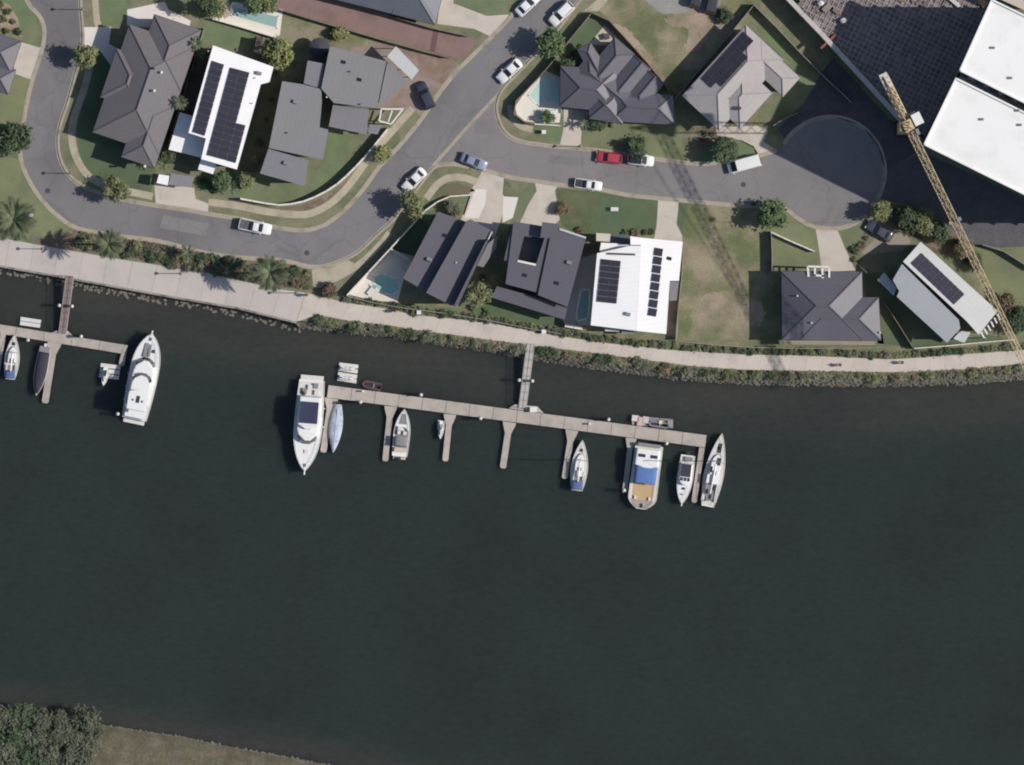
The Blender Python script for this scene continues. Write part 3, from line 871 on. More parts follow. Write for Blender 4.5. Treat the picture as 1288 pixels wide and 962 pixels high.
# --- brown tiled house on the street corner
fr = lambda u, v, O=(253, 38), U=(-.321, .947), V=(-.947, -.321): (O[0] + U[0] * u + V[0] * v, O[1] + U[1] * u + V[1] * v)
def uvq(u0, u1, v0, v1): return [fr(u0, v0), fr(u1, v0), fr(u1, v1), fr(u0, v1)]
h = make_house('large brown-grey tiled hip roof house on the western street corner', [uvq(22, 165, 0, 88), uvq(100, 183, 0, 44), uvq(0, 80, 0, 62), uvq(56, 120, 40, 93)], 4.4, R(22), M_tile_brown, M_brickw, 2)
for x, y, z, m_, nm in ((203, 91, 6.3, M_trim, 'roof_vent'), (194, 114, 6.6, M_trim, 'roof_vent'), (182, 209, 4.7, M_trim, 'roof_vent'), (193, 86, 6.7, M_fascia, 'vent_pipe')):
    p = W(x, y, z)
    MB().tube((p.x, p.y, z - .6), (p.x, p.y, z + .25), .14, 8).dome((p.x, p.y, z + .25), .24, .24, .16, 8, 3).build(nm, m_, h, smooth=True)

# --- house cut by the left edge
make_house('dark tiled house cut by the left edge beside a beige driveway', [rect((-60, 24), (27, 52), 42), rect((-40, 70), (20, 88), 32)], 3.0, R(22), M_tile_dk, M_brickw, 1)

# --- slate house cut by the top edge
make_house('slate-blue tiled house cut by the top edge above the brick driveway', [rect((402, -6), (547, 31), -60), rect((465, -70), (496, -80), 92), rect((520, -50), (562, -40), 66)], 3.0, R(24), M_tile_slate, M_brickw, 1)

# --- white house with three rows of panels
h = thing('house', 'white flat roofed house with long solar panel rows between the brown and grey houses', 'house', W(280, 130))
zt = plane_z((268, 57, 6.6), (344, 84, 6.1), (253, 200, 6.4))
flat_roof(h, [(268, 57), (330, 79), (344, 84), (339, 103), (328, 106), (298, 213), (253, 200), (259, 174), (237, 167)], zt, M_white, m_wall=M_render, door=5)
zl = plane_z((225, 140, 3.5), (212, 188, 3.3), (256, 196, 3.4))
flat_roof(h, [(226, 141), (243, 146), (238, 166), (259, 172), (253, 198), (212, 188)], zl, M_white, label='lower white roof in the shade', storeys=1)
flat_roof(h, [(253, 200), (272, 206), (268, 219), (249, 213)], 3.6, M_white, storeys=1)
solar(h, [(266.5, 76), (282, 81), (258.5, 172.5), (242, 166)], zt, 1, 11)
solar(h, [(289.5, 84.5), (314, 91), (285, 202), (260, 195)], zt, 2, 14)
solar(h, [(297.5, 154.5), (309, 157.5), (296, 205), (285, 202)], zt, 1, 6)
for x, y in ((322, 98), (318, 130), (262, 64)):
    p = W(x, y, zt(x, y)); MB().tube(p - Vector((0, 0, .2)), p + Vector((0, 0, .45)), .09, 8).build('vent_pipe', M_trim, h)
hh = thing('carport', 'small grey flat carport roof at the front of the white house', 'carport', W(228, 227))
MB().slab([W(x, y, 2.6) for x, y in [(215, 218), (244, 222), (241, 236), (212, 232)]], .15).build('roof', M_metal_grey, hh)
for x, y in ((217, 220), (241, 224), (239, 234), (214, 230)):
    p = W(x, y); MB().tube(p, p + Vector((0, 0, 2.449)), .06, 6).build('post', M_trim, hh)
hh = thing('gatehouse', 'tiny white entry roof beside the grey carport', 'roof', W(205, 226))
MB().slab([W(x, y, 2.8) for x, y in [(200, 219), (213, 221), (211, 233), (197, 230)]], .15).build('roof', M_white, hh)
for x, y in ((201, 220), (211, 222), (209, 231), (199, 229)):
    p = W(x, y); MB().tube(p, p + Vector((0, 0, 2.649)), .07, 6).build('post', M_trim, hh)
hh = thing('garden_shed', 'small brown garden shed behind the white house', 'shed', W(328, 58))
mb = MB(); hip(mb, [(323, 46), (338, 50), (334, 70), (319, 66)], 2.3, R(18), ('gable', 'gable')); mb.build('roof', mat('shed_roof', (110, 96, 92), var=.08), hh)
MB().prism(inset([W(x, y) for x, y in [(323, 46), (338, 50), (334, 70), (319, 66)]], .2), 0, 2.1, cap0=False).build('wall', M_brickw, hh)

# --- grey flat roofed house
h = thing('house', 'large grey flat roofed house with several roof levels by the white garden wall', 'house', W(400, 140))
flat_roof(h, [(355, 102), (381, 106), (404, 112), (405, 127), (402, 160), (413, 163), (406, 201), (338, 186)], 5.6, M_metal_grey, m_wall=M_render_d)
flat_roof(h, [(337.5, 187), (388, 201.5), (383, 234), (327, 218)], 5.2, M_metal_grey2, m_wall=M_render_d)
flat_roof(h, [(387, 76), (408, 80), (403, 111), (382, 105)], 5.3, M_metal_grey2, m_wall=M_render_d)
flat_roof(h, [(415, 58), (486, 77), (474, 136), (420, 129.5), (404, 111)], 5.9, M_metal_grey, m_wall=M_render_d)
flat_roof(h, [(419, 131), (464, 137), (461, 169), (413.5, 159)], 3.6, M_metal_grey2, m_wall=M_render_d, storeys=1)
flat_roof(h, [(487, 79), (500, 88), (512, 103), (480, 132), (476, 132)], 3.2, M_metal_grey, m_wall=M_render_d, storeys=1)
for x, y, z in ((361, 167, 5.6), (411, 122, 5.9), (453, 131, 5.9), (440, 90, 5.9)):
    p = W(x, y, z); MB().tube(p - Vector((0, 0, .1)), p + Vector((0, 0, .35)), .12, 8).build('vent_pipe', M_trim if x == 411 else M_fascia, h)
h = thing('carport', 'narrow pale grey flat carport roof set at an angle beside the dark car', 'carport', W(507, 78))
MB().slab([W(x, y, 3.55) for x, y in [(487, 71), (498, 58), (527, 88), (518, 100)]], .16).build('roof', M_metal_lt, h)
for x, y in ((490, 71), (498, 61), (524, 88), (518, 97)):
    p = W(x, y); MB().tube(p, p + Vector((0, 0, 3.388)), .07, 6).build('post', M_alu, h)
h = thing('pergola', 'white framed open pergola at the corner of the grey house', 'pergola', W(491, 146))
PG = [(480, 137), (507, 137), (492, 156), (477, 152)]
for i in range(4):
    a, b = W(*PG[i], 2.7), W(*PG[(i + 1) % 4], 2.7)
    d = b - a; MB().box((a + b) / 2, (d.length - .2, .22, .2), math.atan2(d.y, d.x)).build('beam', M_trim, h)
    p = W(*PG[i]); MB().box((p.x, p.y, 1.4), (.19, .19, 2.84)).build('post', M_trim, h)
a, b = W(494, 137.5, 2.7), W(488, 154.5, 2.7); d = b - a
MB().box((a + b) / 2 + Vector((0, 0, .01)), (d.length - .4, .2, .16), math.atan2(d.y, d.x)).build('beam', M_trim, h)
h = thing('porch', 'small grey porch roof tucked against the white garden wall', 'porch', W(472, 162))
MB().slab([W(x, y, 2.9) for x, y in [(465, 156), (480, 158), (475, 169), (463, 167)]], .14).build('roof', M_metal_grey2, h)
for x, y in ((467, 157), (478, 159), (474, 167), (465, 166)):
    p = W(x, y); MB().tube(p, p + Vector((0, 0, 2.758)), .06, 6).build('post', M_trim, h)
h = thing('patio_umbrella', 'big round dark patio umbrella on the worn lawn of the grey house', 'umbrella', W(402, 61))
p = W(402, 61)
mb = MB(); n = 12
mb.loft([[(p.x + r * math.cos(2 * math.pi * i / n), p.y + r * math.sin(2 * math.pi * i / n), z) for i in range(n)] for r, z in ((1.72, 2.35), (1.1, 2.62), (.4, 2.85), (.05, 2.95))])
mb.build('canopy', mat('umbrella_cloth', (70, 70, 78), var=.1), h)
MB().tube((p.x, p.y, 0), (p.x, p.y, 2.34), .05, 8).build('pole', M_alu, h)
MB().prism([(p.x + .4 * math.cos(i), p.y + .4 * math.sin(i)) for i in [k * .785 for k in range(8)]], 0, .1).build('base', M_fascia, h)

# --- dark tiled house on the pool corner
O5, F5, E5 = (787.6, 59), (.77, .64), (-.64, .77)
def q5(f0, f1, e0, e1):
    g = lambda f, e: (O5[0] + F5[0] * f + E5[0] * e, O5[1] + F5[1] * f + E5[1] * e)
    return [g(f0, e0), g(f0, e1), g(f1, e1), g(f1, e0)]
B5 = [q5(-19, 14, 0, 66), q5(14, 42, 2, 62), q5(38, 66, 5, 50), q5(-30, 56, 38, 70), [(705, 83), (776, 88), (775, 141), (704, 134)], [(770, 112), (846, 120), (849, 157), (768, 152)], [(741, 112), (783, 113), (783, 156), (741, 149)], [(726, 62), (743, 54), (768, 92), (748, 106)]]
h = make_house('dark tiled house with many hips beside the corner swimming pool', B5, 2.9, R(24), M_tile_dk, M_brickw, 1,
               ends=[('hip', 'hip'), ('gable', 'hip'), ('gable', 'hip'), ('hip', 'hip'), ('hip', 'hip'), ('hip', 'hip'), ('hip', 'hip'), ('hip', 'hip')])

# --- tan tiled house
O6, G6, E6 = (937, 30), (.73, .683), (-.67, .742)
def g6(g, e): return (O6[0] + G6[0] * g + E6[0] * e, O6[1] + G6[1] * g + E6[1] * e)
def q6(g0, g1, e0, e1): return [g6(g0, e0), g6(g1, e0), g6(g1, e1), g6(g0, e1)]
h = make_house('tan tiled house with a dark solar array shaded by the tall building', [q6(2, 66, 0, 120), q6(30, 97, 2, 34), q6(30, 84, 40, 100)], 4.5, R(20), M_tile_tan, M_render, 2)
def zs6(x, y):     # slope of the north-west side of the main block
    g = ((x - O6[0]) * .742 - (y - O6[1]) * -.67) / (G6[0] * .742 + G6[1] * .67)
    return 4.5 + (g - 2) / PXM * math.tan(R(20))
solar(h, [g6(5, 8), g6(31, 8), g6(31, 88), g6(5, 88)], zs6, 3, 8, skip=((2, 0), (2, 7), (2, 1)))
p = W(930, 136, 5.6); MB().tube(p - Vector((0, 0, .5)), p + Vector((0, 0, .4)), .3, 10).build('roof_vent', M_fascia, h)

# --- dark skillion house by the corner pool
h = thing('house', 'dark metal roofed house with two black roof bands next to the street bend', 'house', W(560, 330))
flat_roof(h, [(551, 266), (586, 279), (536, 367), (507, 350)], plane_z((551, 266, 5.3), (586, 279, 5.0), (507, 350, 5.3)), M_metal_dk, m_wall=M_render_d)
flat_roof(h, [(586.5, 278), (592, 275.5), (618, 290), (571, 386), (536, 368)], plane_z((587, 278, 6.75), (618, 290, 6.3), (571, 386, 6.3)), M_metal_dk, m_wall=M_render_d)
mb = MB(); mb.slab([W(*q, 7.9) for q in [(611, 303), (615, 301), (576, 384), (571, 384)]], 1.7); mb.build('parapet', M_metal_dk, h)
flat_roof(h, [(614, 306), (626, 296), (624, 312), (608, 336), (600, 334)], 3.0, M_metal_grey2, m_wall=M_render_d, storeys=1)
p = W(574, 330, 6.6); MB().tube(p - Vector((0, 0, .2)), p + Vector((0, 0, .3)), .12, 8).build('vent_pipe', M_trim, h)
mb = MB(); mb.tube(W(613, 303, 6.6), W(619, 291, 6.6), .09, 6); mb.tube(W(613, 303, 6.6), W(612, 304, 3.2), .07, 6); mb.build('downpipe', M_trim, h)

# --- second dark waterfront house
h = thing('house', 'dark metal roofed house with a square roof void next to the white waterfront house', 'house', W(680, 340))
zA = plane_z((646, 278, 5.4), (703, 287, 5.4), (624, 358, 5.4))
V8 = [(659, 297), (685, 299), (674, 333), (651, 328)]
O8 = [(646, 278.5), (694, 286), (676, 368), (636, 357)]
# roof round the square void: four plates
zz = 5.4
for i in range(4):
    j = (i + 1) % 4
    oo, o2, v1, v2 = O8[i], O8[j], V8[i], V8[j]
    mb = MB(); mb.slab([W(*oo, zz), W(*o2, zz), W(*v2, zz), W(*v1, zz)], .25); mb.build('roof', M_metal_dk, h)
MB().slab([W(x, y, 2.5) for x, y in V8], .15).build('void_floor', M_metal_grey, h)
mb = MB()
for i in range(4):
    a, b = W(*V8[i], 4.2), W(*V8[(i + 1) % 4], 4.2); d = b - a
    mb = MB().box((a + b) / 2, (d.length, .12, 2.2), math.atan2(d.y, d.x)); mb.build('void_wall', M_fascia, h)
a, b = W(*V8[3], 5.46), W(*V8[2], 5.46); d = b - a
MB().box((a + b) / 2, (d.length, .32, .12), math.atan2(d.y, d.x)).build('void_edge', M_trim, h)
flat_roof(h, [(694.5, 286), (703, 287.5), (737, 299), (714, 386), (676.5, 371)], 5.75, M_metal_dk, m_wall=M_render_d)
flat_roof(h, [(634, 327), (643, 330), (646, 280), (642, 292)], 5.1, M_metal_dk, wall=False)
flat_roof(h, [(625, 360), (676, 374), (714, 388), (710, 402), (618, 374)], 3.8, M_metal_dk, m_wall=M_render_d, storeys=1)
foot = inset([W(x, y) for x, y in O8], .35); MB().prism(foot, -.05, 5.14, cap0=False, cap1=False).build('wall', M_render_d, h); windows(h, foot, 5.1, 2)
flat_roof(h, [(682, 279), (705, 282), (703, 287), (690, 300), (680, 296)], 7.1, M_metal_dk, m_wall=M_render_d, name='stair_tower_roof', zmin=5.0)
a, b = W(704, 288, 5.85), W(737, 299, 5.85); d = b - a
MB().box((a + b) / 2, (d.length, .3, .18), math.atan2(d.y, d.x)).build('roof_edge', M_metal_lt, h)

# --- white waterfront house
h = thing('house', 'white flat roofed waterfront house with two solar arrays beside the vacant lot', 'house', W(800, 360))
z9 = plane_z((751, 318, 5.3), (859, 304, 5.5), (743, 409, 5.3))
z9b = plane_z((806, 300, 5.61), (859, 304, 5.25), (800, 416, 5.61))
flat_roof(h, [(751, 318.5), (793, 309), (806, 309), (800, 416), (743, 409)], plane_z((751, 318, 5.2), (806, 309, 5.6), (743, 409, 5.2)), M_white9)
flat_roof(h, [(793, 297), (808, 299), (859, 304), (854, 353), (842.5, 353), (838, 420), (800.2, 416), (806.1, 308), (793, 308)], z9b, M_white9)
flat_roof(h, [(756, 305), (792, 307), (792, 316), (754, 317)], 3.9, M_white, storeys=1)
flat_roof(h, [(750, 293), (768, 294), (767, 304), (750, 303)], 3.0, mat('beige_roof', (205, 196, 182), var=.04), storeys=1)
flat_roof(h, [(843, 354), (854, 354), (851, 378), (842, 378)], 3.2, M_metal_grey2, storeys=1)
flat_roof(h, [(768, 294), (791, 295), (791, 306), (768, 305)], 2.8, M_metal_dk, storeys=1)
zp9 = plane_z((751, 318, 5.2), (806, 309, 5.6), (743, 409, 5.2))
solar(h, [(756, 325.5), (781, 328), (775.5, 383), (750.5, 379.5)], zp9, 2, 7)
solar(h, [(823, 310.5), (834.5, 312.5), (825, 399), (814.5, 397)], z9b, 1, 8, gap=.14)
MB().box(W(782, 319.5, 5.5), (4.2, .3, .3), R(-2)).build('skylight', M_fascia, h)
for x, y, s in ((770, 415, 9), (790, 418, 8)):
    MB().slab([W(x - s, y - 2, 2.6), W(x + s, y - 1, 2.6), W(x + s, y + 2, 2.6), W(x - s, y + 1.5, 2.6)], .1).build('awning', M_metal_lt if x < 780 else M_metal_grey, h)

# --- dark hip roof house
h = make_house('dark tiled hip roof house in the cul de sac corner beside the vacant lot', [[(983, 341), (1084, 342), (1086, 428), (984, 427)], [(1006, 374), (1105, 374), (1108, 428), (1006, 427.5)]], 4.6, R(22), M_tile_dk, M_brickw, 2)
for x, y, z in ((1003, 372, 5.9), (1021, 406, 6.0), (1107, 418, 4.9)):
    p = W(x, y, z); MB().tube(p - Vector((0, 0, .5)), p + Vector((0, 0, .3)), .13, 8).build('roof_vent', M_trim, h)
mb = MB().slab([W(x, y, 2.6) for x, y in [(980, 427.5), (1100, 429), (1100, 434), (980, 433)]], .12); mb.build('verandah_roof', mat('verandah', (150, 140, 126), var=.08), h)
h = thing('pergola', 'little white framed pergola against the dark hip roof house', 'pergola', W(1030, 342))
for a, b in (((1016, 335), (1043, 336)), ((1016, 335), (1017, 348)), ((1043, 336), (1043, 349)), ((1024, 346), (1036, 347)), ((1025, 336), (1025, 347)), ((1034, 336), (1035, 352))):
    a, b = W(*a, 4.95), W(*b, 4.95); d = b - a
    MB().box((a + b) / 2, (d.length, .3, .14), math.atan2(d.y, d.x)).build('beam', M_trim, h)
for q in ((1017, 336), (1042, 337)):
    p = W(*q); MB().box((p.x, p.y, 2.44), (.16, .16, 4.87)).build('post', M_trim, h)

# --- light metal gable house
h = thing('house', 'pale grey metal roofed house with a solar array near the crane jib', 'house', W(1175, 365))
zr = plane_z((1136, 329, 6.6), (1231, 421, 6.6), (1158, 305, 5.2))
flat_roof(h, [(1136, 329), (1158, 304), (1170, 314), (1255, 391), (1231, 421), (1216, 404)], zr, M_metal_lt)
zq = plane_z((1135, 332, 6.35), (1208, 412, 6.35), (1124, 350, 5.4))
flat_roof(h, [(1134.5, 332), (1206, 402), (1208, 413), (1191, 431), (1128, 373), (1131, 366), (1123, 352)], zq, M_metal_lt)
flat_roof(h, [(1120, 352), (1128, 362), (1124, 372), (1104, 352), (1112, 342)], 3.3, M_metal_lt, storeys=1)
flat_roof(h, [(1208, 416), (1221, 418), (1213, 431), (1199, 426)], 3.4, M_metal_lt, storeys=1)
solar(h, [(1159, 318), (1145.5, 331), (1200.5, 384), (1213.5, 370)], zr, 3, 9)
h = thing('pergola', 'pale slatted pergola at the south east corner of the pale metal house', 'pergola', W(1246, 410))
for i in range(6):
    t = i / 5
    a, b = W(1234 + 21 * t, 418 - 23 * t, 2.7), W(1238 + 20 * t, 425 - 23 * t, 2.7); d = b - a
    MB().box((a + b) / 2, (d.length, .22, .12), math.atan2(d.y, d.x)).build('beam', M_trim, h)
for q in ((1235, 418), (1239, 425), (1255, 395), (1258, 402)):
    p = W(*q); MB().box((p.x, p.y, 1.31), (.14, .14, 2.64)).build('post', M_trim, h)

# small plant on the roofs
for hs, lst in (('large grey flat', ((372, 128, 5.6, 'air_conditioner'), (432, 78, 5.9, 'skylight'), (452, 100, 5.9, 'skylight'), (360, 205, 5.2, 'air_conditioner'))), ('white flat roofed waterfront', ((790, 395, 5.5, 'air_conditioner'), (842, 325, 5.4, 'skylight'))),
                ('dark metal roofed house with a square', ((716, 330, 5.75, 'air_conditioner'), (700, 356, 5.75, 'skylight'), (660, 346, 5.4, 'skylight'))), ('white flat roofed house with long', ((326, 92, 6.25, 'air_conditioner'),)), ('dark metal roofed house with two', ((560, 296, 5.2, 'skylight'), (540, 326, 5.25, 'air_conditioner')))):
    hr = [o for o in bpy.data.objects if str(o.get('label', '')).startswith(hs)][0]
    for x, y, z, nm in lst:
        q = W(x, y, z)
        MB().box(q + Vector((0, 0, .2 if nm == 'air_conditioner' else .04)), (.8, .5, .5) if nm == 'air_conditioner' else (.7, .5, .16), R(-16)).build(nm, M_alu if nm == 'air_conditioner' else M_glass, hr)
# ---------------------------------------------------------------- swimming pools
def pool_water(name, rgb):
    m = mat(name, rgb, rough=.08, var=.06, scale=.6, fine=.05, fscale=2, spec=.5, bump=.15)
    return m
def pool(label, pts, m, coping=2.2, group=None):
    cx = sum(p[0] for p in pts) / len(pts); cy = sum(p[1] for p in pts) / len(pts)
    root = thing('swimming_pool', label, 'pool', W(cx, cy))
    MB().prism([W(x, y) for x, y in pts], -.5, .025).build('pool_water', m, root, fix=False)
    closed = list(pts) + [pts[0]]
    for a, b in zip(closed, closed[1:]):
        pa, pb = W(*a), W(*b); d = pb - pa
        MB().box((pa + pb) / 2 + Vector((0, 0, .03)), (d.length + .1, coping / PXM, .07), math.atan2(d.y, d.x)).build('coping', M_deck_w, root)
pool('rectangular teal pool with white surround behind the white house', [(294, 8), (350, 20), (348, 36), (291, 20)], pool_water('teal_pool_water', (150, 178, 172)))
sheet('pool_deck', [(268, 22), (288, 10), (292, 2), (356, 12), (352, 44), (346, 46), (276, 26)], 2, M_deck_w)
sheet('patio', [(276, 10), (288, 4), (292, 18), (282, 24)], 3, mat('pink_pavers', (176, 156, 148), var=.08))
pool('bright blue corner pool on white paving beside the dark tiled house', [(684, 92), (690, 96), (705, 104), (705, 133), (690, 126), (676, 132), (664, 120)], pool_water('blue_pool_water', (184, 214, 208)))
pool('small round-ended teal pool beside the dark house on the street bend', [(470, 348), (478, 344), (488, 346), (500, 352), (503, 364), (494, 371), (480, 369), (471, 361)], pool_water('green_pool_water', (156, 196, 186)))
pool('narrow teal pool squeezed between the dark and the white waterfront houses', [(731, 364), (742, 364), (740, 400), (725, 404), (726, 388)], pool_water('deep_pool_water', (128, 168, 162)))
# ---------------------------------------------------------------- tall building with a white roof
BH = 22.5
M_bwall = mat('concrete_facade', (188, 186, 182), var=.05)
M_roofw = mat('white_membrane_roof', (238, 236, 233), rough=.7, var=.02, scale=.12, fine=.015, rgb2=(229, 227, 224), scale2=.3, amount2=.35)
tb = thing('apartment_building', 'tall apartment building with two big white flat roofs beside the crane', 'building', W(1280, 130))
up_blk = [(1247, -2), (1206, 89), (1420, 196), (1462, 103)]
lo_blk = [(1202, 97), (1161, 182), (1372, 287), (1415, 203)]
for q in (up_blk, lo_blk):
    P = [W(x, y, BH) for x, y in q]
    MB().slab(P, .3).build('roof', M_roofw, tb)
    mb = MB()
    for i in range(4):
        a, b = P[i], P[(i + 1) % 4]; d = b - a; rz = math.atan2(d.y, d.x)
        n_ = Vector((-d.y, d.x, 0)).normalized() * .16
        cc = sum(P, Vector((0, 0, 0))) / 4
        if (cc - a).dot(n_) < 0: n_ = -n_
        mb.box((a + b) / 2 + n_ + Vector((0, 0, .16)), (d.length - .4, .26, .32), rz)
    mb.build('parapet', M_roofw, tb)
    foot = inset([W(x, y) for x, y in q], .7)
    foot = [Vector((f.x * (1 - BH / CAM_H), f.y * (1 - BH / CAM_H), 0)) for f in foot]
    MB().prism(foot, -.1, BH - .302, cap0=False).build('wall', M_bwall, tb)
    # storey bands and windows on the two sides that face the street
    for k in range(1, 7):
        z = k * 3.2
        o2 = inset(foot, -.25)
        MB().prism(o2, z - .12, z + .12).build('floor_band', M_trim, tb)
    for e in range(4):
        a, b = foot[e], foot[(e + 1) % 4]; d = (b - a); L = d.length; d.normalize()
        nrm = Vector((d.y, -d.x, 0))
        if nrm.x > .6: continue
        cnt = int(L / 3.3)
        if 'bw' not in MESHC:
            MESHC['bw'] = MB().box((0, 0, 0), (2.1, .06, 1.9)).mesh('window', M_glass)
        for k in range(7):
            for i in range(cnt):
                c = a + d * (L * (i + .5) / cnt) + nrm * .035
                link('window', MESHC['bw'], tb, Vector((c.x, c.y, k * 3.2 + 1.65)) - tb.location, math.atan2(d.y, d.x))
# link corridor in the slot between the two roofs
MB().slab([W(x, y, BH - 1.6) for x, y in [(1209, 91.5), (1411, 193), (1409, 199), (1206, 98)]], .3).build('slot_roof', mat('slot_grey', (120, 120, 122), var=.2, scale=1.5, fine=.3, fscale=3), tb)
for i in range(22):
    t = (i + .3) / 22
    x, y = 1210 + 200 * t, 93.5 + 101 * t
    p = W(x, y, BH - 1.4)
    MB().box(p + Vector((0, 0, .35 * (i % 3) * .5)), (random.uniform(.5, 1.1), .35, random.uniform(.4, .9)), R(-26)).build('roof_duct', M_alu if i % 2 else M_fascia, tb)
for x, y in ((1281, 139), (1272, 98), (1284, 157), (1236, 150), (1250, 60)):
    p = W(x, y, BH); MB().tube(p, p + Vector((0, 0, .5)), .18, 8).dome(p + Vector((0, 0, .5)), .24, .24, .12, 8, 3).build('roof_vent', M_alu, tb)
tb2 = thing('neighbouring_roof', 'beige low roof cut by the top right corner behind the white building', 'roof', W(1275, -10))
MB().slab([W(x, y, 8.0) for x, y in [(1256, -2), (1300, 18), (1340, -60), (1290, -80)]], .4).build('roof', mat('beige_membrane', (192, 182, 170), var=.05), tb2)
MB().prism(inset([W(x, y) for x, y in [(1256, -2), (1300, 18), (1340, -60), (1290, -80)]], .6), 0, 7.59, cap0=False).build('wall', M_bwall, tb2)

# ---------------------------------------------------------------- construction deck with reinforcement
cs = thing('construction_deck', 'raised concrete deck covered with reinforcing mesh under construction', 'construction site', W(1130, 40))
deck = [(985, -60), (1010, 12), (1082, 92), (1128, 142), (1164, 172), (1208, 88), (1250, 0), (1278, -60)]
M_deckc = mat('formwork_deck', (112, 103, 102), var=.12, scale=.4, fine=.2, fscale=3, rgb2=(140, 128, 122), scale2=.9, amount2=.6)
zD = 2.9
MB().slab([W(x, y, zD) for x, y in deck], 2.95).build('deck', M_deckc, cs)
M_rebar = mat('reinforcing_steel', (160, 152, 152), rough=.7, var=.2, fine=.2)
from mathutils.geometry import intersect_line_line_2d
def clip_lines(poly, ang, step):
    """parallel lines across a world polygon"""
    d = Vector((math.cos(ang), math.sin(ang))); n_ = Vector((-d.y, d.x))
    pr = [p.to_2d().dot(n_) for p in poly]
    k = math.ceil(min(pr) / step)
    while k * step < max(pr):
        off = k * step; xs_ = []
        for a, b in zip(poly, poly[1:] + poly[:1]):
            da, db = a.to_2d().dot(n_) - off, b.to_2d().dot(n_) - off
            if (da < 0) != (db < 0):
                t = da / (da - db); xs_.append((a.to_2d() + (b.to_2d() - a.to_2d()) * t).dot(d))
        xs_.sort()
        for i in range(0, len(xs_) - 1, 2):
            yield n_ * off + d * xs_[i], n_ * off + d * xs_[i + 1]
        k += 1
dk = [W(x, y, zD) for x, y in deck]
for ang, z in ((R(26 - 90 + 38), .06), (R(26 + 38), .11)):
    mb = MB()
    for a, b in clip_lines(dk, ang, .8):
        if (b - a).length < .5: continue
        d = b - a
        mb.box(((a.x + b.x) / 2, (a.y + b.y) / 2, zD + z), (d.length - .3, .13, .05), math.atan2(d.y, d.x))
    o = mb.build('reinforcing_mesh', M_rebar, cs, fix=False); o['kind'] = 'stuff'
db = MB()
for i in range(170):
    x, y = random.uniform(995, 1075), random.uniform(-20, 75)
    if y > (x - 1000) * .98 + 4 or x > 1072 - y * .4: continue
    c = W(x, y, zD + .16); db.box(c, (random.uniform(.1, .6), random.uniform(.06, .22), random.uniform(.05, .18)), random.uniform(0, 3), mi=random.randrange(3))
for i in range(50):
    x, y = random.uniform(1075, 1240), random.uniform(-25, 5)
    c = W(x, y, zD + .16); db.box(c, (random.uniform(.2, 1.4), random.uniform(.1, .4), random.uniform(.08, .3)), random.uniform(0, 3), mi=random.randrange(3))
o = db.build('site_debris', [mat('dull_debris', (128, 118, 110), var=.2), mat('pale_debris', (168, 160, 152), var=.2), mat('rusty_debris', (122, 102, 96), var=.2)], cs, fix=False); o['kind'] = 'stuff'
# perimeter wall of the site
site_wall = thing('site_wall', 'long pale concrete retaining wall between the tan house and the construction deck', 'wall', W(1040, 50))
swl = resample([(940, -58), (990, -2), (1036, 46), (1082, 96), (1128, 146), (1156, 176)], 34)
for a, b in zip(swl, swl[1:]):
    pa, pb = W(*a), W(*b); d = pb - pa
    MB().box((pa + pb) / 2 + Vector((0, 0, 1.75)), (d.length - .04, .72, 3.7), math.atan2(d.y, d.x)).build('wall_panel', mat('pale_retaining_wall', (190, 184, 178), var=.1, scale=.8, fine=.1), site_wall)
# loose things on the sunlit part of the deck
items = [(1032, 4, 1.0, .8, (226, 222, 214), 'white bag of material near the top edge of the deck', 'material_bag'),
         (1061, 26, 1.1, .9, (232, 230, 226), 'white bag of material at the shadow edge of the deck', 'material_bag'),
         (1040, 10, 1.5, .9, (150, 138, 124), 'tan pallet of material on the sunlit deck corner', 'material_pallet'),
         (1014, 22, 2.2, .8, (146, 104, 88), 'rust red bundle of bars on the sunlit deck', 'bar_bundle'),
         (1042, 52, 3.4, .35, (150, 92, 82), 'red beam lying along the site wall', 'steel_beam'),
         (1026, 30, 1.6, .9, (160, 152, 144), 'grey stack of boards in the middle of the sunlit deck', 'board_stack'),
         (1052, 14, 1.2, .6, (128, 116, 108), 'brown stack of boards close to the shadow edge', 'board_stack'),
         (1006, 6, 1.4, .7, (122, 112, 104), 'dark brown crate near the pale site wall top', 'crate'),
         (1200, 2, 2.4, .6, (206, 202, 198), 'long white pipe bundle at the far deck edge', 'pipe_bundle'),
         (1236, 3, 1.4, 1.0, (190, 160, 120), 'yellowish pallet against the tall white building', 'material_pallet')]
for x, y, a, b, c, lb, nm in items:
    p = W(x, y, zD + .13)
    root = thing(nm, lb, nm.split('_')[-1], p)
    m_ = mat('site_' + '_'.join(map(str, c)), c, var=.12, fine=.15)
    rz = random.choice((R(-47), R(43), R(-40)))
    if 'bag' in nm:
        mb = MB(); n = 10
        mb.loft([[(p.x + a / 2 * r * math.cos(k * .628), p.y + b / 2 * r * math.sin(k * .628), p.z + z) for k in range(n)] for r, z in ((.85, 0), (1.05, .3), (.95, .75), (.5, .9), (.1, .88))])
        mb.build('bag_body', m_, root, smooth=True)
        MB().box((p.x, p.y, p.z + .92), (.5, .08, .08), rz).build('strap', M_fascia, root)
    else:
        k = 3 if a > 1.3 else 2
        for i in range(k):
            dx = (i - (k - 1) / 2) * b / k
            q = Vector((p.x - dx * math.sin(rz), p.y + dx * math.cos(rz), p.z + .3 + .03 * i))
            MB().box(q, (a * random.uniform(.9, 1), b / k * .92, .35), rz).build('board' if 'board' in nm else 'piece', m_, root)
        for s in (-1, 1):
            MB().box((p.x + s * a * .3 * math.cos(rz), p.y + s * a * .3 * math.sin(rz), p.z + .055), (.12, b * .95, .11), rz).build('bearer', M_wood, root)

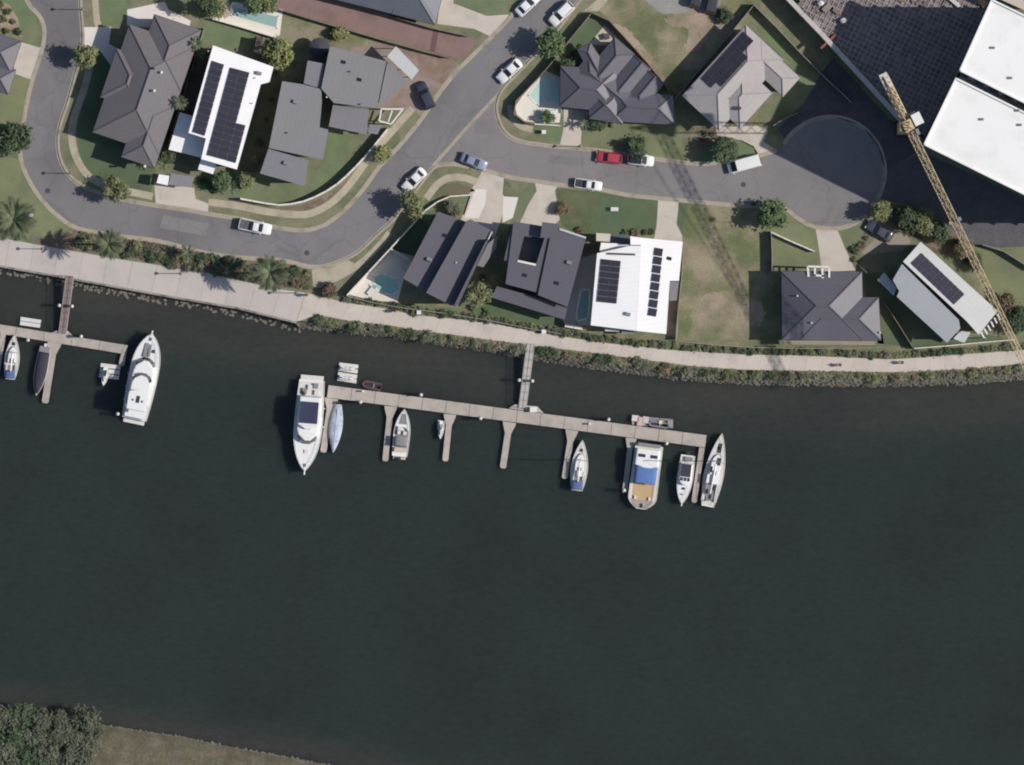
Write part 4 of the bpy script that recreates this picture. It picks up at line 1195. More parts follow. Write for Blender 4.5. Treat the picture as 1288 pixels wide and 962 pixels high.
# ---------------------------------------------------------------- tower crane
cr = thing('tower_crane', 'yellowish tower crane whose long jib crosses the right side', 'crane', W(1142, 158))
M_crane = mat('crane_paint', (196, 176, 142), rough=.6, var=.10, scale=.8, fine=.08)
M_crane2 = mat('crane_walkway', (150, 128, 104), rough=.7, var=.1)
zc = 34.0
base = W(1142, 158); ctr = W(1142, 158, zc)
# mast: leans with nothing, stands plumb under the slewing ring
mx_, my_ = ctr.x, ctr.y
for k in range(10):
    z0, z1 = k * 3.3, (k + 1) * 3.3 - .02
    mb = MB(); s = .8
    for sx in (-1, 1):
        for sy in (-1, 1):
            mb.tube((mx_ + sx * s, my_ + sy * s, z0), (mx_ + sx * s, my_ + sy * s, z1), .1, 5)
    for sx in (-1, 1):
        for (a, b) in (((sx * s, -s), (sx * s, s)), ((-s, sx * s), (s, sx * s))):
            mb.tube((mx_ + a[0], my_ + a[1], z0 + .05), (mx_ + b[0], my_ + b[1], (z0 + z1) / 2), .05, 4)
            mb.tube((mx_ + b[0], my_ + b[1], (z0 + z1) / 2), (mx_ + a[0], my_ + a[1], z1 - .05), .05, 4)
    mb.build('mast_section', M_crane, cr)
MB().box((mx_, my_, .1), (2.6, 2.6, .3)).build('footing', M_fascia, cr)
MB().prism([(mx_ + 1.15 * math.cos(i * .3927), my_ + 1.15 * math.sin(i * .3927)) for i in range(16)], 33.0, 33.8).build('slewing_ring', M_crane2, cr)
jd = (W(1280, 440, zc) - ctr); jd.z = 0; jd.normalize(); jn = Vector((-jd.y, jd.x, 0)); ja = math.atan2(jd.y, jd.x)
def lattice(l0, l1, w0, w1, h0, h1, zb, step, r, name, m):
    mb = MB(); n = int(abs(l1 - l0) / step)
    pts = []
    for i in range(n + 1):
        t = i / n; l = l0 + (l1 - l0) * t; w = w0 + (w1 - w0) * t; hgt = h0 + (h1 - h0) * t
        c = Vector((mx_, my_, 0)) + jd * l
        pts.append((c + jn * w / 2 + Vector((0, 0, zb)), c - jn * w / 2 + Vector((0, 0, zb)), c + Vector((0, 0, zb + hgt))))
    for i in range(n):
        for k in range(3): mb.tube(pts[i][k], pts[i + 1][k], r, 5)
        for k in range(3): mb.tube(pts[i][k], pts[i][(k + 1) % 3], r * .6, 4)
        mb.tube(pts[i][0], pts[i + 1][2], r * .6, 4); mb.tube(pts[i][1], pts[i + 1][2], r * .6, 4); mb.tube(pts[i][0], pts[i + 1][1], r * .6, 4)
        mb.tube(pts[i][1], pts[i + 1][0], r * .6, 4)
    return mb.build(name, m, cr, fix=False)
lattice(1.2, 46, 1.2, 1.0, 1.4, 1.0, zc, 1.6, .07, 'jib', M_crane)
lattice(-.9, -8.4, 1.25, 1.25, .9, .9, zc, 1.2, .13, 'counter_jib', M_crane)
def along(l, s=0, z=0): return Vector((mx_, my_, zc + z)) + jd * l + jn * s
MB().box(along(-4.8, 0, .1), (7.4, .8, .06), ja).build('counter_walkway', M_crane2, cr)
for i in range(3):
    MB().box(along(-8.6 + i * .85, 0, -.6), (.75, 1.3, 2.4), ja).build('counterweight', mat('counterweight_concrete', (198, 194, 184), var=.06), cr)
MB().box(along(0, 0, .7), (1.7, 1.5, 1.4), ja).build('turntable', M_crane, cr)
mb = MB()
for s in (-.5, .5):
    mb.tube(along(-.4, s, 1.2), along(.1, 0, 4.6), .11, 5); mb.tube(along(.7, s, 1.2), along(.1, 0, 4.6), .11, 5)
mb.build('tower_head', M_crane, cr)
mb = MB(); mb.tube(along(.1, 0, 4.6), along(27, 0, 1.3), .05, 4); mb.tube(along(.1, 0, 4.6), along(-8, 0, .5), .06, 4); mb.build('pendant_line', M_crane2, cr)
cab = MB().box(along(-.3, 1.75, .3), (1.9, 1.45, 1.9), ja).build('operator_cab', M_trim, cr)
MB().box(along(.66, 1.75, .45), (.03, 1.25, 1.2), ja).build('cab_window', M_glass, cab)
MB().box(along(-1.5, 1.1, -.2), (.25, 1.6, .1), ja).build('cab_platform', M_crane, cr)
MB().box(along(1.5, .95, .2), (1.0, .5, .8), ja).build('winch', M_alu, cr)
MB().box(along(16.5, .75, .1), (.6, .7, .4), ja).build('trolley', M_alu, cr)
hk = along(16.5, 0, 0)
MB().tube((hk.x, hk.y, zc), (hk.x, hk.y, 9.2), .03, 4).build('hoist_rope', M_fascia, cr)
MB().box((hk.x, hk.y, 8.9), (.4, .3, .7), ja).build('hook_block', M_crane, cr)

# ---------------------------------------------------------------- fences and garden walls (panels and posts are parts)
M_fence_w = mat('white_fence', (224, 218, 208), var=.05, fine=.04)
M_fence_t = mat('timber_fence', (136, 122, 110), var=.12, fine=.12)
M_fence_g = mat('grey_fence', (150, 146, 140), var=.06, fine=.06)
def fence(label, line, h, m, step=19, thick=.1, name='fence', curve=False, cat='fence'):
    ln = smooth_line(line, 4) if curve else line
    pts = []
    if curve: pts = resample(ln, step)
    else:
        for a, b in zip(line, line[1:]):
            seg = resample([a, b], step); pts += seg if not pts else seg[1:]
    root = thing(name, label, cat, W(*pts[len(pts) // 2]))
    for a, b in zip(pts, pts[1:]):
        pa, pb = W(*a), W(*b); d = pb - pa
        if d.length < .25: continue
        MB().box((pa + pb) / 2 + Vector((0, 0, h / 2 - .02)), (d.length - .14, thick, h), math.atan2(d.y, d.x)).build('panel', m, root)
    for p in pts:
        q = W(*p); MB().box((q.x, q.y, h / 2), (.12, max(.12, thick * 1.25), h + .08)).build('post', m, root)
    return root
fence('long curving white rendered garden wall in front of the grey house', [(303, 250), (330, 255), (352, 258), (380, 254), (400, 246), (425, 231), (455, 202), (475, 178), (488, 162)], 1.7, M_fence_w, 16, .26, 'garden_wall', True, 'wall')
fence('white fence along the pool of the dark house on the street bend', [(437, 371), (464, 342), (491, 313), (513, 289), (535, 265)], 1.8, M_fence_w, 18, .22)
fence('low white fence kinked round the front lawn of the dark corner house', [(536, 264), (550, 254), (566, 247), (580, 246), (594, 245)], 1.0, M_fence_w, 15, .2)
fence('pale divider wall across the narrow yard of the dark corner house', [(492, 313), (514, 326)], 1.7, M_fence_w, 14, .2)
fence('timber fence curving round the corner swimming pool', [(743, 18), (712, 56), (690, 84), (668, 108), (650, 126), (645, 136), (648, 146), (657, 153), (672, 156)], 1.8, M_fence_t, 18, .12, curve=True)
fence('white low wall below the corner pool deck', [(673, 156), (704, 158)], .9, M_fence_w, 15, .18)
fence('timber fence between the pool house and the bare lot', [(744, 16), (766, 26), (792, 54), (815, 80), (840, 112)], 1.8, M_fence_t, 18)
fence('thin pale fence on the west side of the tan house', [(947, 8), (924, 36), (895, 70), (866, 104), (846, 128)], 1.8, M_fence_g, 18)
fence('grey fence behind the tan house parallel to the site wall', [(948, 6), (976, 34), (1006, 66), (1040, 100), (1070, 128)], 1.9, M_fence_g, 18)
fence('short grey fence angled beside the tan house driveway', [(973, 158), (988, 148), (1004, 142)], 1.5, M_fence_g, 16)
fence('brown timber fence between the brick driveway and the grey house', [(338, 8), (400, 27), (445, 40), (486, 52), (530, 64), (566, 73)], 1.5, M_fence_t, 18)
fence('dark timber fence between the slate house and the brick driveway', [(402, -6), (450, 8), (500, 23), (545, 36), (590, 46)], 1.5, M_fence_t, 18)
fence('timber fence between the brown and the white houses', [(257, 36), (248, 66), (236, 104), (222, 148), (206, 204)], 1.7, M_fence_g, 18)
fence('thin pale fence on the vacant lot side of the white waterfront house', [(860, 306), (857, 352), (852, 400), (850, 427)], 1.5, M_fence_g, 18)
fence('fence between the vacant lot and the small front lawn', [(970, 293), (971, 318), (971, 342)], 1.7, M_fence_g, 16)
fence('white fence slanting across the front lawn beside the cul de sac tree', [(970, 292), (996, 304), (1024, 316)], 1.2, M_fence_w, 16, .2)
fence('low pale fence along the path below the vacant lot', [(850, 429), (900, 434), (950, 437), (1000, 438), (1060, 438), (1112, 436)], .9, M_fence_g, 20)
fence('long pale fence along the path below the pale metal house', [(1150, 438), (1190, 435), (1230, 431), (1276, 427)], 1.2, M_fence_w, 19, .14)
fence('thin fence along the path below the dark waterfront houses', [(570, 396), (610, 402), (660, 412), (706, 420)], 1.0, M_fence_g, 19)
fence('pale fence along the path below the corner pool', [(438, 373), (470, 381), (505, 387), (560, 394)], 1.0, M_fence_g, 18)
fence('low white wall at the foot of the narrow pool', [(711, 409), (732, 413)], 1.1, M_deck_w, 12, .5, 'garden_wall', False, 'wall')
fence('dark fence running down to the path beside the pale metal house', [(1112, 380), (1130, 408), (1148, 437)], 1.6, M_fence_t, 18)
fence('grey fence between the tall building and the eastern lawn', [(1236, 308), (1262, 316), (1300, 340)], 1.7, M_fence_g, 18)
fence('pale fence between the pool deck and the lawn of the white house', [(268, 24), (300, 33), (346, 47)], 1.2, M_fence_w, 16, .16)
# ---------------------------------------------------------------- floating docks
M_pont = mat('dock_concrete', (180, 170, 160), var=.06, scale=.6, fine=.08, fscale=5, rgb2=(166, 158, 148), scale2=.4, objvar=.03)
M_float = mat('dock_float', (70, 66, 64), var=.1)
M_pile = mat('pile_steel', (110, 104, 98), rough=.6, var=.15)
M_cap = mat('white_cap', (212, 207, 198), rough=.5, var=.03)
ZDK = Z_WATER + .55
def dock_piece(root, pts, name='pontoon', th=.4):
    o = MB().prism([W(x, y, ZDK) for x, y in pts], ZDK - .18, ZDK + random.uniform(0, .006)).build(name, M_pont, root)
    c = Vector((sum(p[0] for p in pts) / len(pts), sum(p[1] for p in pts) / len(pts)))
    q = [(c.x + (x - c.x) * .97, c.y + (y - c.y) * .97) for x, y in pts]
    MB().prism([W(x, y, ZDK) for x, y in q], ZDK - .8, ZDK - .184).build('float', M_float, o)
    return o
def dock_line(root, a, b, w, n):
    for i in range(n):
        t0, t1 = i / n, (i + 1) / n
        p = (a[0] + (b[0] - a[0]) * t0, a[1] + (b[1] - a[1]) * t0); q = (a[0] + (b[0] - a[0]) * t1, a[1] + (b[1] - a[1]) * t1)
        d = math.hypot(q[0] - p[0], q[1] - p[1]); u = ((q[0] - p[0]) / d, (q[1] - p[1]) / d); g = .25
        p = (p[0] + u[0] * g, p[1] + u[1] * g); q = (q[0] - u[0] * g, q[1] - u[1] * g)
        nn = (-u[1] * w / 2, u[0] * w / 2)
        dock_piece(root, [(p[0] + nn[0], p[1] + nn[1]), (q[0] + nn[0], q[1] + nn[1]), (q[0] - nn[0], q[1] - nn[1]), (p[0] - nn[0], p[1] - nn[1])])
def finger(root, a, b, w, flare=True):
    d = math.hypot(b[0] - a[0], b[1] - a[1]); u = ((b[0] - a[0]) / d, (b[1] - a[1]) / d); n_ = (-u[1], u[0])
    P = lambda l, s: (a[0] + u[0] * l + n_[0] * s, a[1] + u[1] * l + n_[1] * s)
    h_ = w / 2
    if flare:
        pts = [P(0, h_ * 2.1), P(3, h_ * 2.0), P(14, h_), P(d - 2, h_), P(d, h_ * .6), P(d, -h_ * .6), P(d - 2, -h_), P(14, -h_), P(3, -h_ * 2.0), P(0, -h_ * 2.1)]
    else:
        pts = [P(0, h_), P(d - 2, h_), P(d, h_ * .6), P(d, -h_ * .6), P(d - 2, -h_), P(0, -h_)]
    dock_piece(root, pts, 'finger_pontoon')
def cleats(root, a, b, n, w):
    for i in range(n):
        t = (i + .5) / n
        p = W(a[0] + (b[0] - a[0]) * t, a[1] + (b[1] - a[1]) * t + w * .42 * (1 if i % 2 else -1), ZDK)
        mb = MB().tube(p + Vector((-.16, 0, .1)), p + Vector((.16, 0, .1)), .03, 5); mb.tube(p, p + Vector((0, 0, .1)), .04, 5)
        mb.build('cleat', M_alu, root)
d1 = thing('floating_dock', 'long floating concrete dock with seven fingers in the middle of the canal', 'dock', W(650, 523, ZDK))
dock_line(d1, (412, 492), (888, 555), 15.5, 16)
for a, b, w, fl in (((417, 501), (406.5, 569), 8, True), ((491.5, 511), (484.5, 580), 7.5, True), ((566, 521), (560, 580), 7.5, True), ((641, 531), (632.5, 589), 8, True),
                    ((719.5, 541), (710, 602), 7.5, True), ((794, 551), (785.5, 620), 6.5, True), ((883, 563), (873, 632), 7, False)):
    finger(d1, a, b, w, fl)
dock_piece(d1, [(640, 513.5), (647, 508.5), (676, 511), (684, 519.5)], 'landing')
cleats(d1, (420, 493), (885, 554), 24, 15)
d2 = thing('floating_dock', 'floating dock at the left edge below the wide promenade', 'dock', W(70, 424, ZDK))
dock_line(d2, (-120, 394), (160, 440), 11.5, 8)
finger(d2, (68.5, 431), (56.5, 507), 8.5); finger(d2, (4, 420), (-6, 480), 7, False); finger(d2, (155.5, 445), (152.5, 460), 7, False)
dock_piece(d2, [(62, 419), (74, 415), (85, 416), (93, 423.5)], 'landing')
cleats(d2, (0, 414), (158, 440), 9, 11)
M_gang = mat('gangway_deck', (190, 182, 172), var=.06, fine=.08, stripes=(R(6), .5, .03))
M_gang2 = mat('brown_gangway_deck', (140, 122, 116), var=.08, fine=.1, stripes=(R(10), .5, .06))
def gangway(label, a, b, w, m):
    root = thing('gangway', label, 'gangway', W(*b, ZDK))
    za, zb = .12, ZDK + .16
    u = Vector((b[0] - a[0], b[1] - a[1])).normalized(); n_ = Vector((-u.y, u.x)) * (w / 2)
    k = 8
    for i in range(k):
        t0, t1 = i / k, (i + 1) / k - .002
        q = []
        for t, s in ((t0, 1), (t1, 1), (t1, -1), (t0, -1)):
            q.append(W(a[0] + (b[0] - a[0]) * t + n_.x * s, a[1] + (b[1] - a[1]) * t + n_.y * s, za + (zb - za) * t))
        MB().slab(q, .08).build('deck_panel', m, root)
    for s in (-1, 1):
        A = W(a[0] + n_.x * s, a[1] + n_.y * s, za); B = W(b[0] + n_.x * s, b[1] + n_.y * s, zb)
        mb = MB(); upv = Vector((0, 0, 1.05))
        mb.tube(A + upv, B + upv, .06, 6); mb.tube(A + upv * .5, B + upv * .5, .035, 5); mb.tube(A - Vector((0, 0, .12)), B - Vector((0, 0, .12)), .09, 6)
        for i in range(9): mb.tube(A.lerp(B, i / 8) - Vector((0, 0, .1)), A.lerp(B, i / 8) + upv, .035, 5)
        mb.build('railing', M_alu, root)
    return root
gangway('pale gangway from the path down to the long floating dock', (667.5, 432), (657, 513), 9.5, M_gang)
gangway('brown decked gangway from the promenade to the left floating dock', (88, 347), (78.5, 419), 9, M_gang2)
pile_pos = [(653, 478, 'left pile beside the middle of the pale gangway'), (669.5, 479, 'right pile beside the middle of the pale gangway'), (74.5, 384, 'left pile beside the brown gangway'), (90.5, 385, 'right pile beside the brown gangway'),
            (453.5, 505.5, 'white capped pile on the dock between the covered yacht and the bow rider'), (529.5, 496.5, 'white capped pile on the shore side of the dock west of its middle'), (604.5, 526, 'white capped pile on the water side of the dock west of the fourth finger'),
            (765.5, 527.5, 'white capped pile on the shore side of the dock left of the cluttered float'), (838.5, 557.5, 'white capped pile on the water side between the blue tarp boat and the small cruiser'), (785, 616.5, 'white capped pile at the tip of the finger left of the blue tarp boat'),
            (148, 520.5, 'white capped pile standing alone beside the stern of the big left yacht'), (35, 427.5, 'white capped pile below the white float on the left dock'), (102, 423, 'white capped pile right of the left dock landing')]
for x, y, lb in pile_pos:
    p = W(x, y, .6)
    root = thing('mooring_pile', lb, 'pile', (p.x, p.y, Z_WATER), 0, 'mooring piles of the floating docks')
    MB().tube((p.x, p.y, Z_WATER - 3), (p.x, p.y, .55), .22, 10).build('shaft', M_pile, root, smooth=False)
    MB().tube((p.x, p.y, .552), (p.x, p.y, .62), .3, 10).dome((p.x, p.y, .62), .3, .3, .3, 10, 3).build('cap', M_cap, root, smooth=True)
# service pedestals on the long dock
for x, y, lb in ((671, 515, 'white service box on the dock landing beside the gangway foot'), (457, 492, 'white service pedestal near the west end of the long dock'), (742, 533, 'white service pedestal on the dock left of the blue-sterned yacht')):
    p = W(x, y, ZDK)
    root = thing('service_pedestal', lb, 'pedestal', p)
    s = 1.0 if x == 671 else .35
    MB().box((p.x, p.y, p.z + .45), (s, s * .7, .88)).build('cabinet', M_cap, root)
    MB().box((p.x, p.y, p.z + .92), (s * 1.1, s * .8, .06)).build('lid', M_trim, root)

# ---------------------------------------------------------------- boats
M_gel = mat('white_gelcoat', (232, 231, 228), rough=.3, var=.02, fine=.02, scale=.8, spec=.45)
M_gelo = mat('offwhite_deck', (214, 210, 203), rough=.6, var=.04, fine=.05)
M_navy = mat('navy_canvas', (58, 60, 86), rough=.8, var=.08, fine=.06)
M_blue = mat('blue_canvas', (92, 122, 176), rough=.8, var=.08, fine=.06)
M_blue_d = mat('blue_stern_canvas', (92, 108, 150), rough=.8, var=.08, fine=.06)
M_pblue = mat('pale_blue_cover', (178, 190, 204), rough=.8, var=.08, fine=.06, rgb2=(140, 150, 166), scale2=.8)
M_teak = mat('teak_deck', (192, 164, 124), rough=.8, var=.07, fine=.08)
M_smoke = mat('dark_glazing', (66, 66, 74), rough=.12, var=.04, fine=0, spec=.5)
M_grey = mat('grey_upholstery', (136, 132, 136), rough=.8, var=.08)
M_rub = mat('dark_rubber', (58, 56, 60), rough=.8, var=.1)
M_stainless = mat('stainless', (190, 190, 190), rough=.25, var=.02, fine=0, metal=.8)

def hull_half(t, stern, sharp, wide=.45, nose=0.0):
    """relative half beam at t (0 stern .. 1 bow)"""
    if t < wide:
        return stern + (1 - stern) * math.sin(t / wide * math.pi / 2)
    return nose + (1 - nose) * max(0.0, 1 - ((t - wide) / (1 - wide)) ** sharp) ** .85
class Boat:
    def __init__(s, name, label, stern, bow, beam_px, cat='boat', st=.85, sharp=2.2, wide=.45, free=.8, sheer=.35, m=None, nose=0.0):
        a, b = W(*stern, -.8), W(*bow, -.8)
        s.L = (b - a).length; s.B = beam_px / PXM
        c = (a + b) / 2
        s.root = thing(name, label, cat, (c.x, c.y, Z_WATER), math.atan2(b.y - a.y, b.x - a.x))
        s.st, s.sharp, s.wide, s.free, s.sheer, s.nose = st, sharp, wide, free, sheer, nose
        n = 22; rings = []; rim = []
        for i in range(n + 1):
            t = i / n; x = -s.L / 2 + s.L * t
            hb = max(hull_half(t, st, sharp, wide, nose) * s.B / 2, .015)
            zt = s.deck(t)
            kx = .0 if t < .85 else (t - .85) / .15 * .35
            ring = []
            for f, z in ((1, zt), (.97, zt * .55), (.86, .02), (.45, -.35), (.03, -.5)):
                ring.append((x - kx * s.L * .08 * (1 - max(z, -.5) / zt) if False else x, hb * f, z))
            ring = ring + [(x, -y, z) for x, y, z in reversed(ring)]
            rings.append(ring)
        mb = MB(); mb.loft(rings)
        s.hull = mb.build('hull', m or M_gel, s.root, world=False)
        # toe rail / gunwale
        g = MB()
        for sd in (1, -1):
            pts = []
            for i in range(n + 1):
                t = i / n; pts.append(((-s.L / 2 + s.L * t), sd * (max(hull_half(t, st, sharp, wide, nose) * s.B / 2, .015) - .03), s.deck(t) + .04))
            for p, q in zip(pts, pts[1:]): g.tube(p, q, .05, 5)
        g.build('gunwale', M_gelo if m is None else M_trim, s.root, world=False)
    def deck(s, t): return s.free + s.sheer * t * t
    def hw(s, t): return hull_half(t, s.st, s.sharp, s.wide, s.nose) * s.B / 2
    def x(s, t): return -s.L / 2 + s.L * t
    def plan(s, t0, t1, frac, n=8, round_front=0.0, maxw=None):
        """deck-shaped plan outline between two stations"""
        up = []
        for i in range(n + 1):
            t = t0 + (t1 - t0) * i / n
            w = s.hw(t) * frac
            if maxw: w = min(w, maxw)
            if round_front:
                k = i / n
                if k > 1 - round_front:
                    w *= math.sqrt(max(0.0, 1 - ((k - 1 + round_front) / round_front) ** 2)) * .75 + .25
            up.append((s.x(t), w))
        return up + [(x, -w) for x, w in reversed(up)]
    def deckpart(s, name, t0, t1, frac, m, dz=.02, th=.04, parent=None, rf=0.0):
        pl = s.plan(t0, t1, frac, round_front=rf)
        n = len(pl) // 2
        zt = [s.deck(t0 + (t1 - t0) * (i if i < n else 2 * n - 1 - i) / (n - 1)) + dz for i in range(2 * n)]
        tops = [(p[0], p[1], z) for p, z in zip(pl, zt)]
        mb = MB(); mb.slab(tops, th)
        return mb.build(name, m, parent or s.root, world=False)
    def house(s, name, t0, t1, frac, z0, h, m, taper=.88, rf=.35, slope=.0, parent=None, maxw=None):
        pl = s.plan(t0, t1, frac, round_front=rf, maxw=maxw)
        cx = s.x((t0 + t1) / 2)
        bot = [(x, y, z0) for x, y in pl]
        mid = [(cx + (x - cx) * (1 - (1 - taper) * .55), y * (1 - (1 - taper) * .55), z0 + h * .72) for x, y in pl]
        top = [(cx + (x - cx) * taper - slope, y * taper, z0 + h * .97) for x, y in pl]
        cap = [(cx + (x - cx) * taper * .93 - slope, y * taper * .9, z0 + h) for x, y in pl]
        mb = MB(); mb.loft([bot, mid, top, cap])
        return mb.build(name, m, parent or s.root, world=False)
    def band(s, name, t0, t1, frac, z0, z1, m, taper0=1.0, taper1=.95, rf=.35, front_only=0.0, parent=None, grow=.02):
        """glazing strip that wraps a superstructure; front_only keeps the forward share"""
        pl = s.plan(t0, t1, frac, n=14, round_front=rf)
        cx = s.x((t0 + t1) / 2); lim = s.x(t0 + (t1 - t0) * front_only)
        n = len(pl); mb = MB()
        up = [p for p in pl]
        vs0 = [(cx + (x - cx) * taper0 * (1 + grow), y * taper0 * (1 + grow), z0) for x, y in up]
        vs1 = [(cx + (x - cx) * taper1 * (1 + grow), y * taper1 * (1 + grow), z1) for x, y in up]
        fs = []
        for i in range(n):
            j = (i + 1) % n
            if i == n - 1: continue
            if min(up[i][0], up[j][0]) >= lim: fs.append((i, j, n + j, n + i))
        mb.add(vs0 + vs1, fs)
        return mb.build(name, m, parent or s.root, world=False)
    def box(s, name, t, y, z, size, m, parent=None, rz=0):
        return MB().box((s.x(t), y, z), size, rz).build(name, m, parent or s.root, world=False)
    def rail(s, t0, t1, h=.65):
        mb = MB(); n = 10
        for sd in (1, -1):
            P = []
            for i in range(n + 1):
                t = t0 + (t1 - t0) * i / n
                P.append(Vector((s.x(t), sd * max(s.hw(t) - .1, .02), s.deck(t))))
            for p, q in zip(P, P[1:]): mb.tube(p + Vector((0, 0, h)), q + Vector((0, 0, h)), .025, 4)
            for p in P: mb.tube(p, p + Vector((0, 0, h)), .018, 4)
        return mb.build('bow_rail', M_stainless, s.root, world=False)
    def fenders(s, side, ts):
        for t in ts:
            MB().tube((s.x(t), side * (s.hw(t) + .12), .25), (s.x(t), side * (s.hw(t) + .12), .8), .11, 7).build('fender', M_gelo, s.root, world=False)

def cruiser_cover(bt, t0, t1, frac, z, m, name='canvas_cover'):
    """cloth roof with sag and bows"""
    nx, ny = 10, 6; mb = MB(); vs = []
    for i in range(nx + 1):
        t = t0 + (t1 - t0) * i / nx
        for j in range(ny + 1):
            y = (-1 + 2 * j / ny) * bt.hw((t0 + t1) / 2) * frac
            vs.append((bt.x(t), y, z + .12 * (1 - (y / max(bt.hw(.4) * frac, .1)) ** 2) + .05 * math.sin(i * math.pi / nx * 4) + random.uniform(-.015, .015)))
    top = mb.add(vs, [(i * (ny + 1) + j, (i + 1) * (ny + 1) + j, (i + 1) * (ny + 1) + j + 1, i * (ny + 1) + j + 1) for i in range(nx) for j in range(ny)])
    o = mb.build(name, m, bt.root, smooth=True, world=False)
    md = o.modifiers.new('thickness', 'SOLIDIFY'); md.thickness = .04
    fr_ = MB()
    for t in (t0, (t0 + t1) / 2, t1):
        for sd in (1, -1):
            fr_.tube((bt.x(t), sd * bt.hw((t0 + t1) / 2) * frac * .96, z - .02), (bt.x(t), sd * bt.hw((t0 + t1) / 2) * frac * .9, bt.deck(t)), .03, 5)
    fr_.build('cover_frame', M_stainless, bt.root, world=False)

# big motor yacht at the left
b = Boat('motor_yacht', 'large white motor yacht with two dark window bands at the end of the left dock', (169, 527), (191.5, 419), 37, st=.84, sharp=2.9, wide=.5, free=1.5, sheer=.7)
b.deckpart('foredeck', .42, .97, .93, M_gel, .03)
b.deckpart('aft_deck', .02, .42, .94, M_gelo, .03)
b.box('swim_platform', -.02, 0, .5, (.9, b.B * .72, .12), M_gelo)
b.house('saloon', .16, .70, .80, 1.6, 1.5, M_gel, .9, .35)
b.band('windscreen', .16, .715, .80, 2.0, 2.95, M_smoke, 1.0, .90, .35, .80, grow=.01)
b.house('flybridge', .16, .52, .72, 3.1, .9, M_gel, .9, .4)
b.band('flybridge_screen', .16, .53, .72, 3.5, 4.2, M_smoke, 1.02, .90, .4, .78, grow=.01)
b.house('hardtop', .10, .34, .74, 4.75, .2, M_gel, .95, .2)
for y in (-.5, .5): MB().tube((b.x(.2), y * 2, 3.8), (b.x(.2), y * 2, 4.75), .06, 6).build('hardtop_post', M_gel, b.root, world=False)
b.box('hardtop_hatch', .23, 0, 4.97, (1.1, .55, .06), M_smoke)
for y in (-.75, .75): MB().dome((b.x(.215), y, 4.95), .2, .2, .18, 8, 3).build('radar_dome', M_grey, b.root, smooth=True, world=False)
b.box('aft_cover', .075, 0, 2.05, (1.6, b.B * .70, .5), M_gel)
b.box('sun_pad', .80, .42, 2.12, (2.2, .55, .12), M_grey); b.box('sun_pad', .80, -.22, 2.12, (2.0, .35, .12), M_grey)
b.box('deck_hatch', .80, -.85, 2.12, (.5, .4, .08), M_smoke); b.box('anchor_winch', .93, 0, 2.2, (.5, .35, .2), M_stainless)
MB().tube((b.x(.97), 0, 2.15), (b.x(1.03), 0, 2.25), .12, 6).build('bow_roller', M_gel, b.root, world=False)
b.rail(.5, .985); b.fenders(1, (.2, .35, .5))

# motor cruiser with navy cover at the dock end
b = Boat('motor_cruiser', 'large white cruiser with navy covered flybridge moored bow down at the dock end', (392.5, 478), (383, 593), 36, st=.88, sharp=2.4, wide=.5, free=1.4, sheer=.7)
b.deckpart('foredeck', .40, .97, .93, M_gel, .03); b.deckpart('aft_deck', .02, .40, .94, M_gelo, .03)
b.house('saloon', .17, .68, .82, 1.5, 1.4, M_gel, .92, .35)
b.band('windscreen', .17, .695, .82, 1.95, 2.85, M_smoke, 1.0, .91, .35, .82, grow=.01)
b.house('flybridge', .18, .54, .76, 2.9, .7, M_gel, .95, .2)
b.box('navy_cover', .355, 0, 3.72, (b.L * .235, b.B * .62, .28), M_navy)
b.box('cover_seam', .495, 0, 3.625, (.06, b.B * .62, .08), M_gelo)
b.box('swim_platform', -.02, 0, .5, (.9, b.B * .8, .1), M_gelo)
for i, (t, y) in enumerate(((.06, .7), (.08, -.2), (.12, -1.0), (.13, .9))): b.box('cockpit_seat', t, y, 1.65, (.8, .7, .4), M_gelo if i % 2 else M_grey)
MB().dome((b.x(.14), -1.15, 1.5), .45, .45, .4, 10, 3).build('spare_float', M_fascia, b.root, smooth=True, world=False)
b.box('deck_hatch', .78, 0, 2.0, (.55, .55, .07), M_gelo); b.box('anchor_winch', .93, 0, 2.1, (.5, .35, .2), M_stainless)
MB().tube((b.x(.97), 0, 2.1), (b.x(1.035), 0, 2.15), .13, 6).build('bow_roller', M_gel, b.root, world=False)
b.rail(.5, .985); b.fenders(1, (.3, .5))

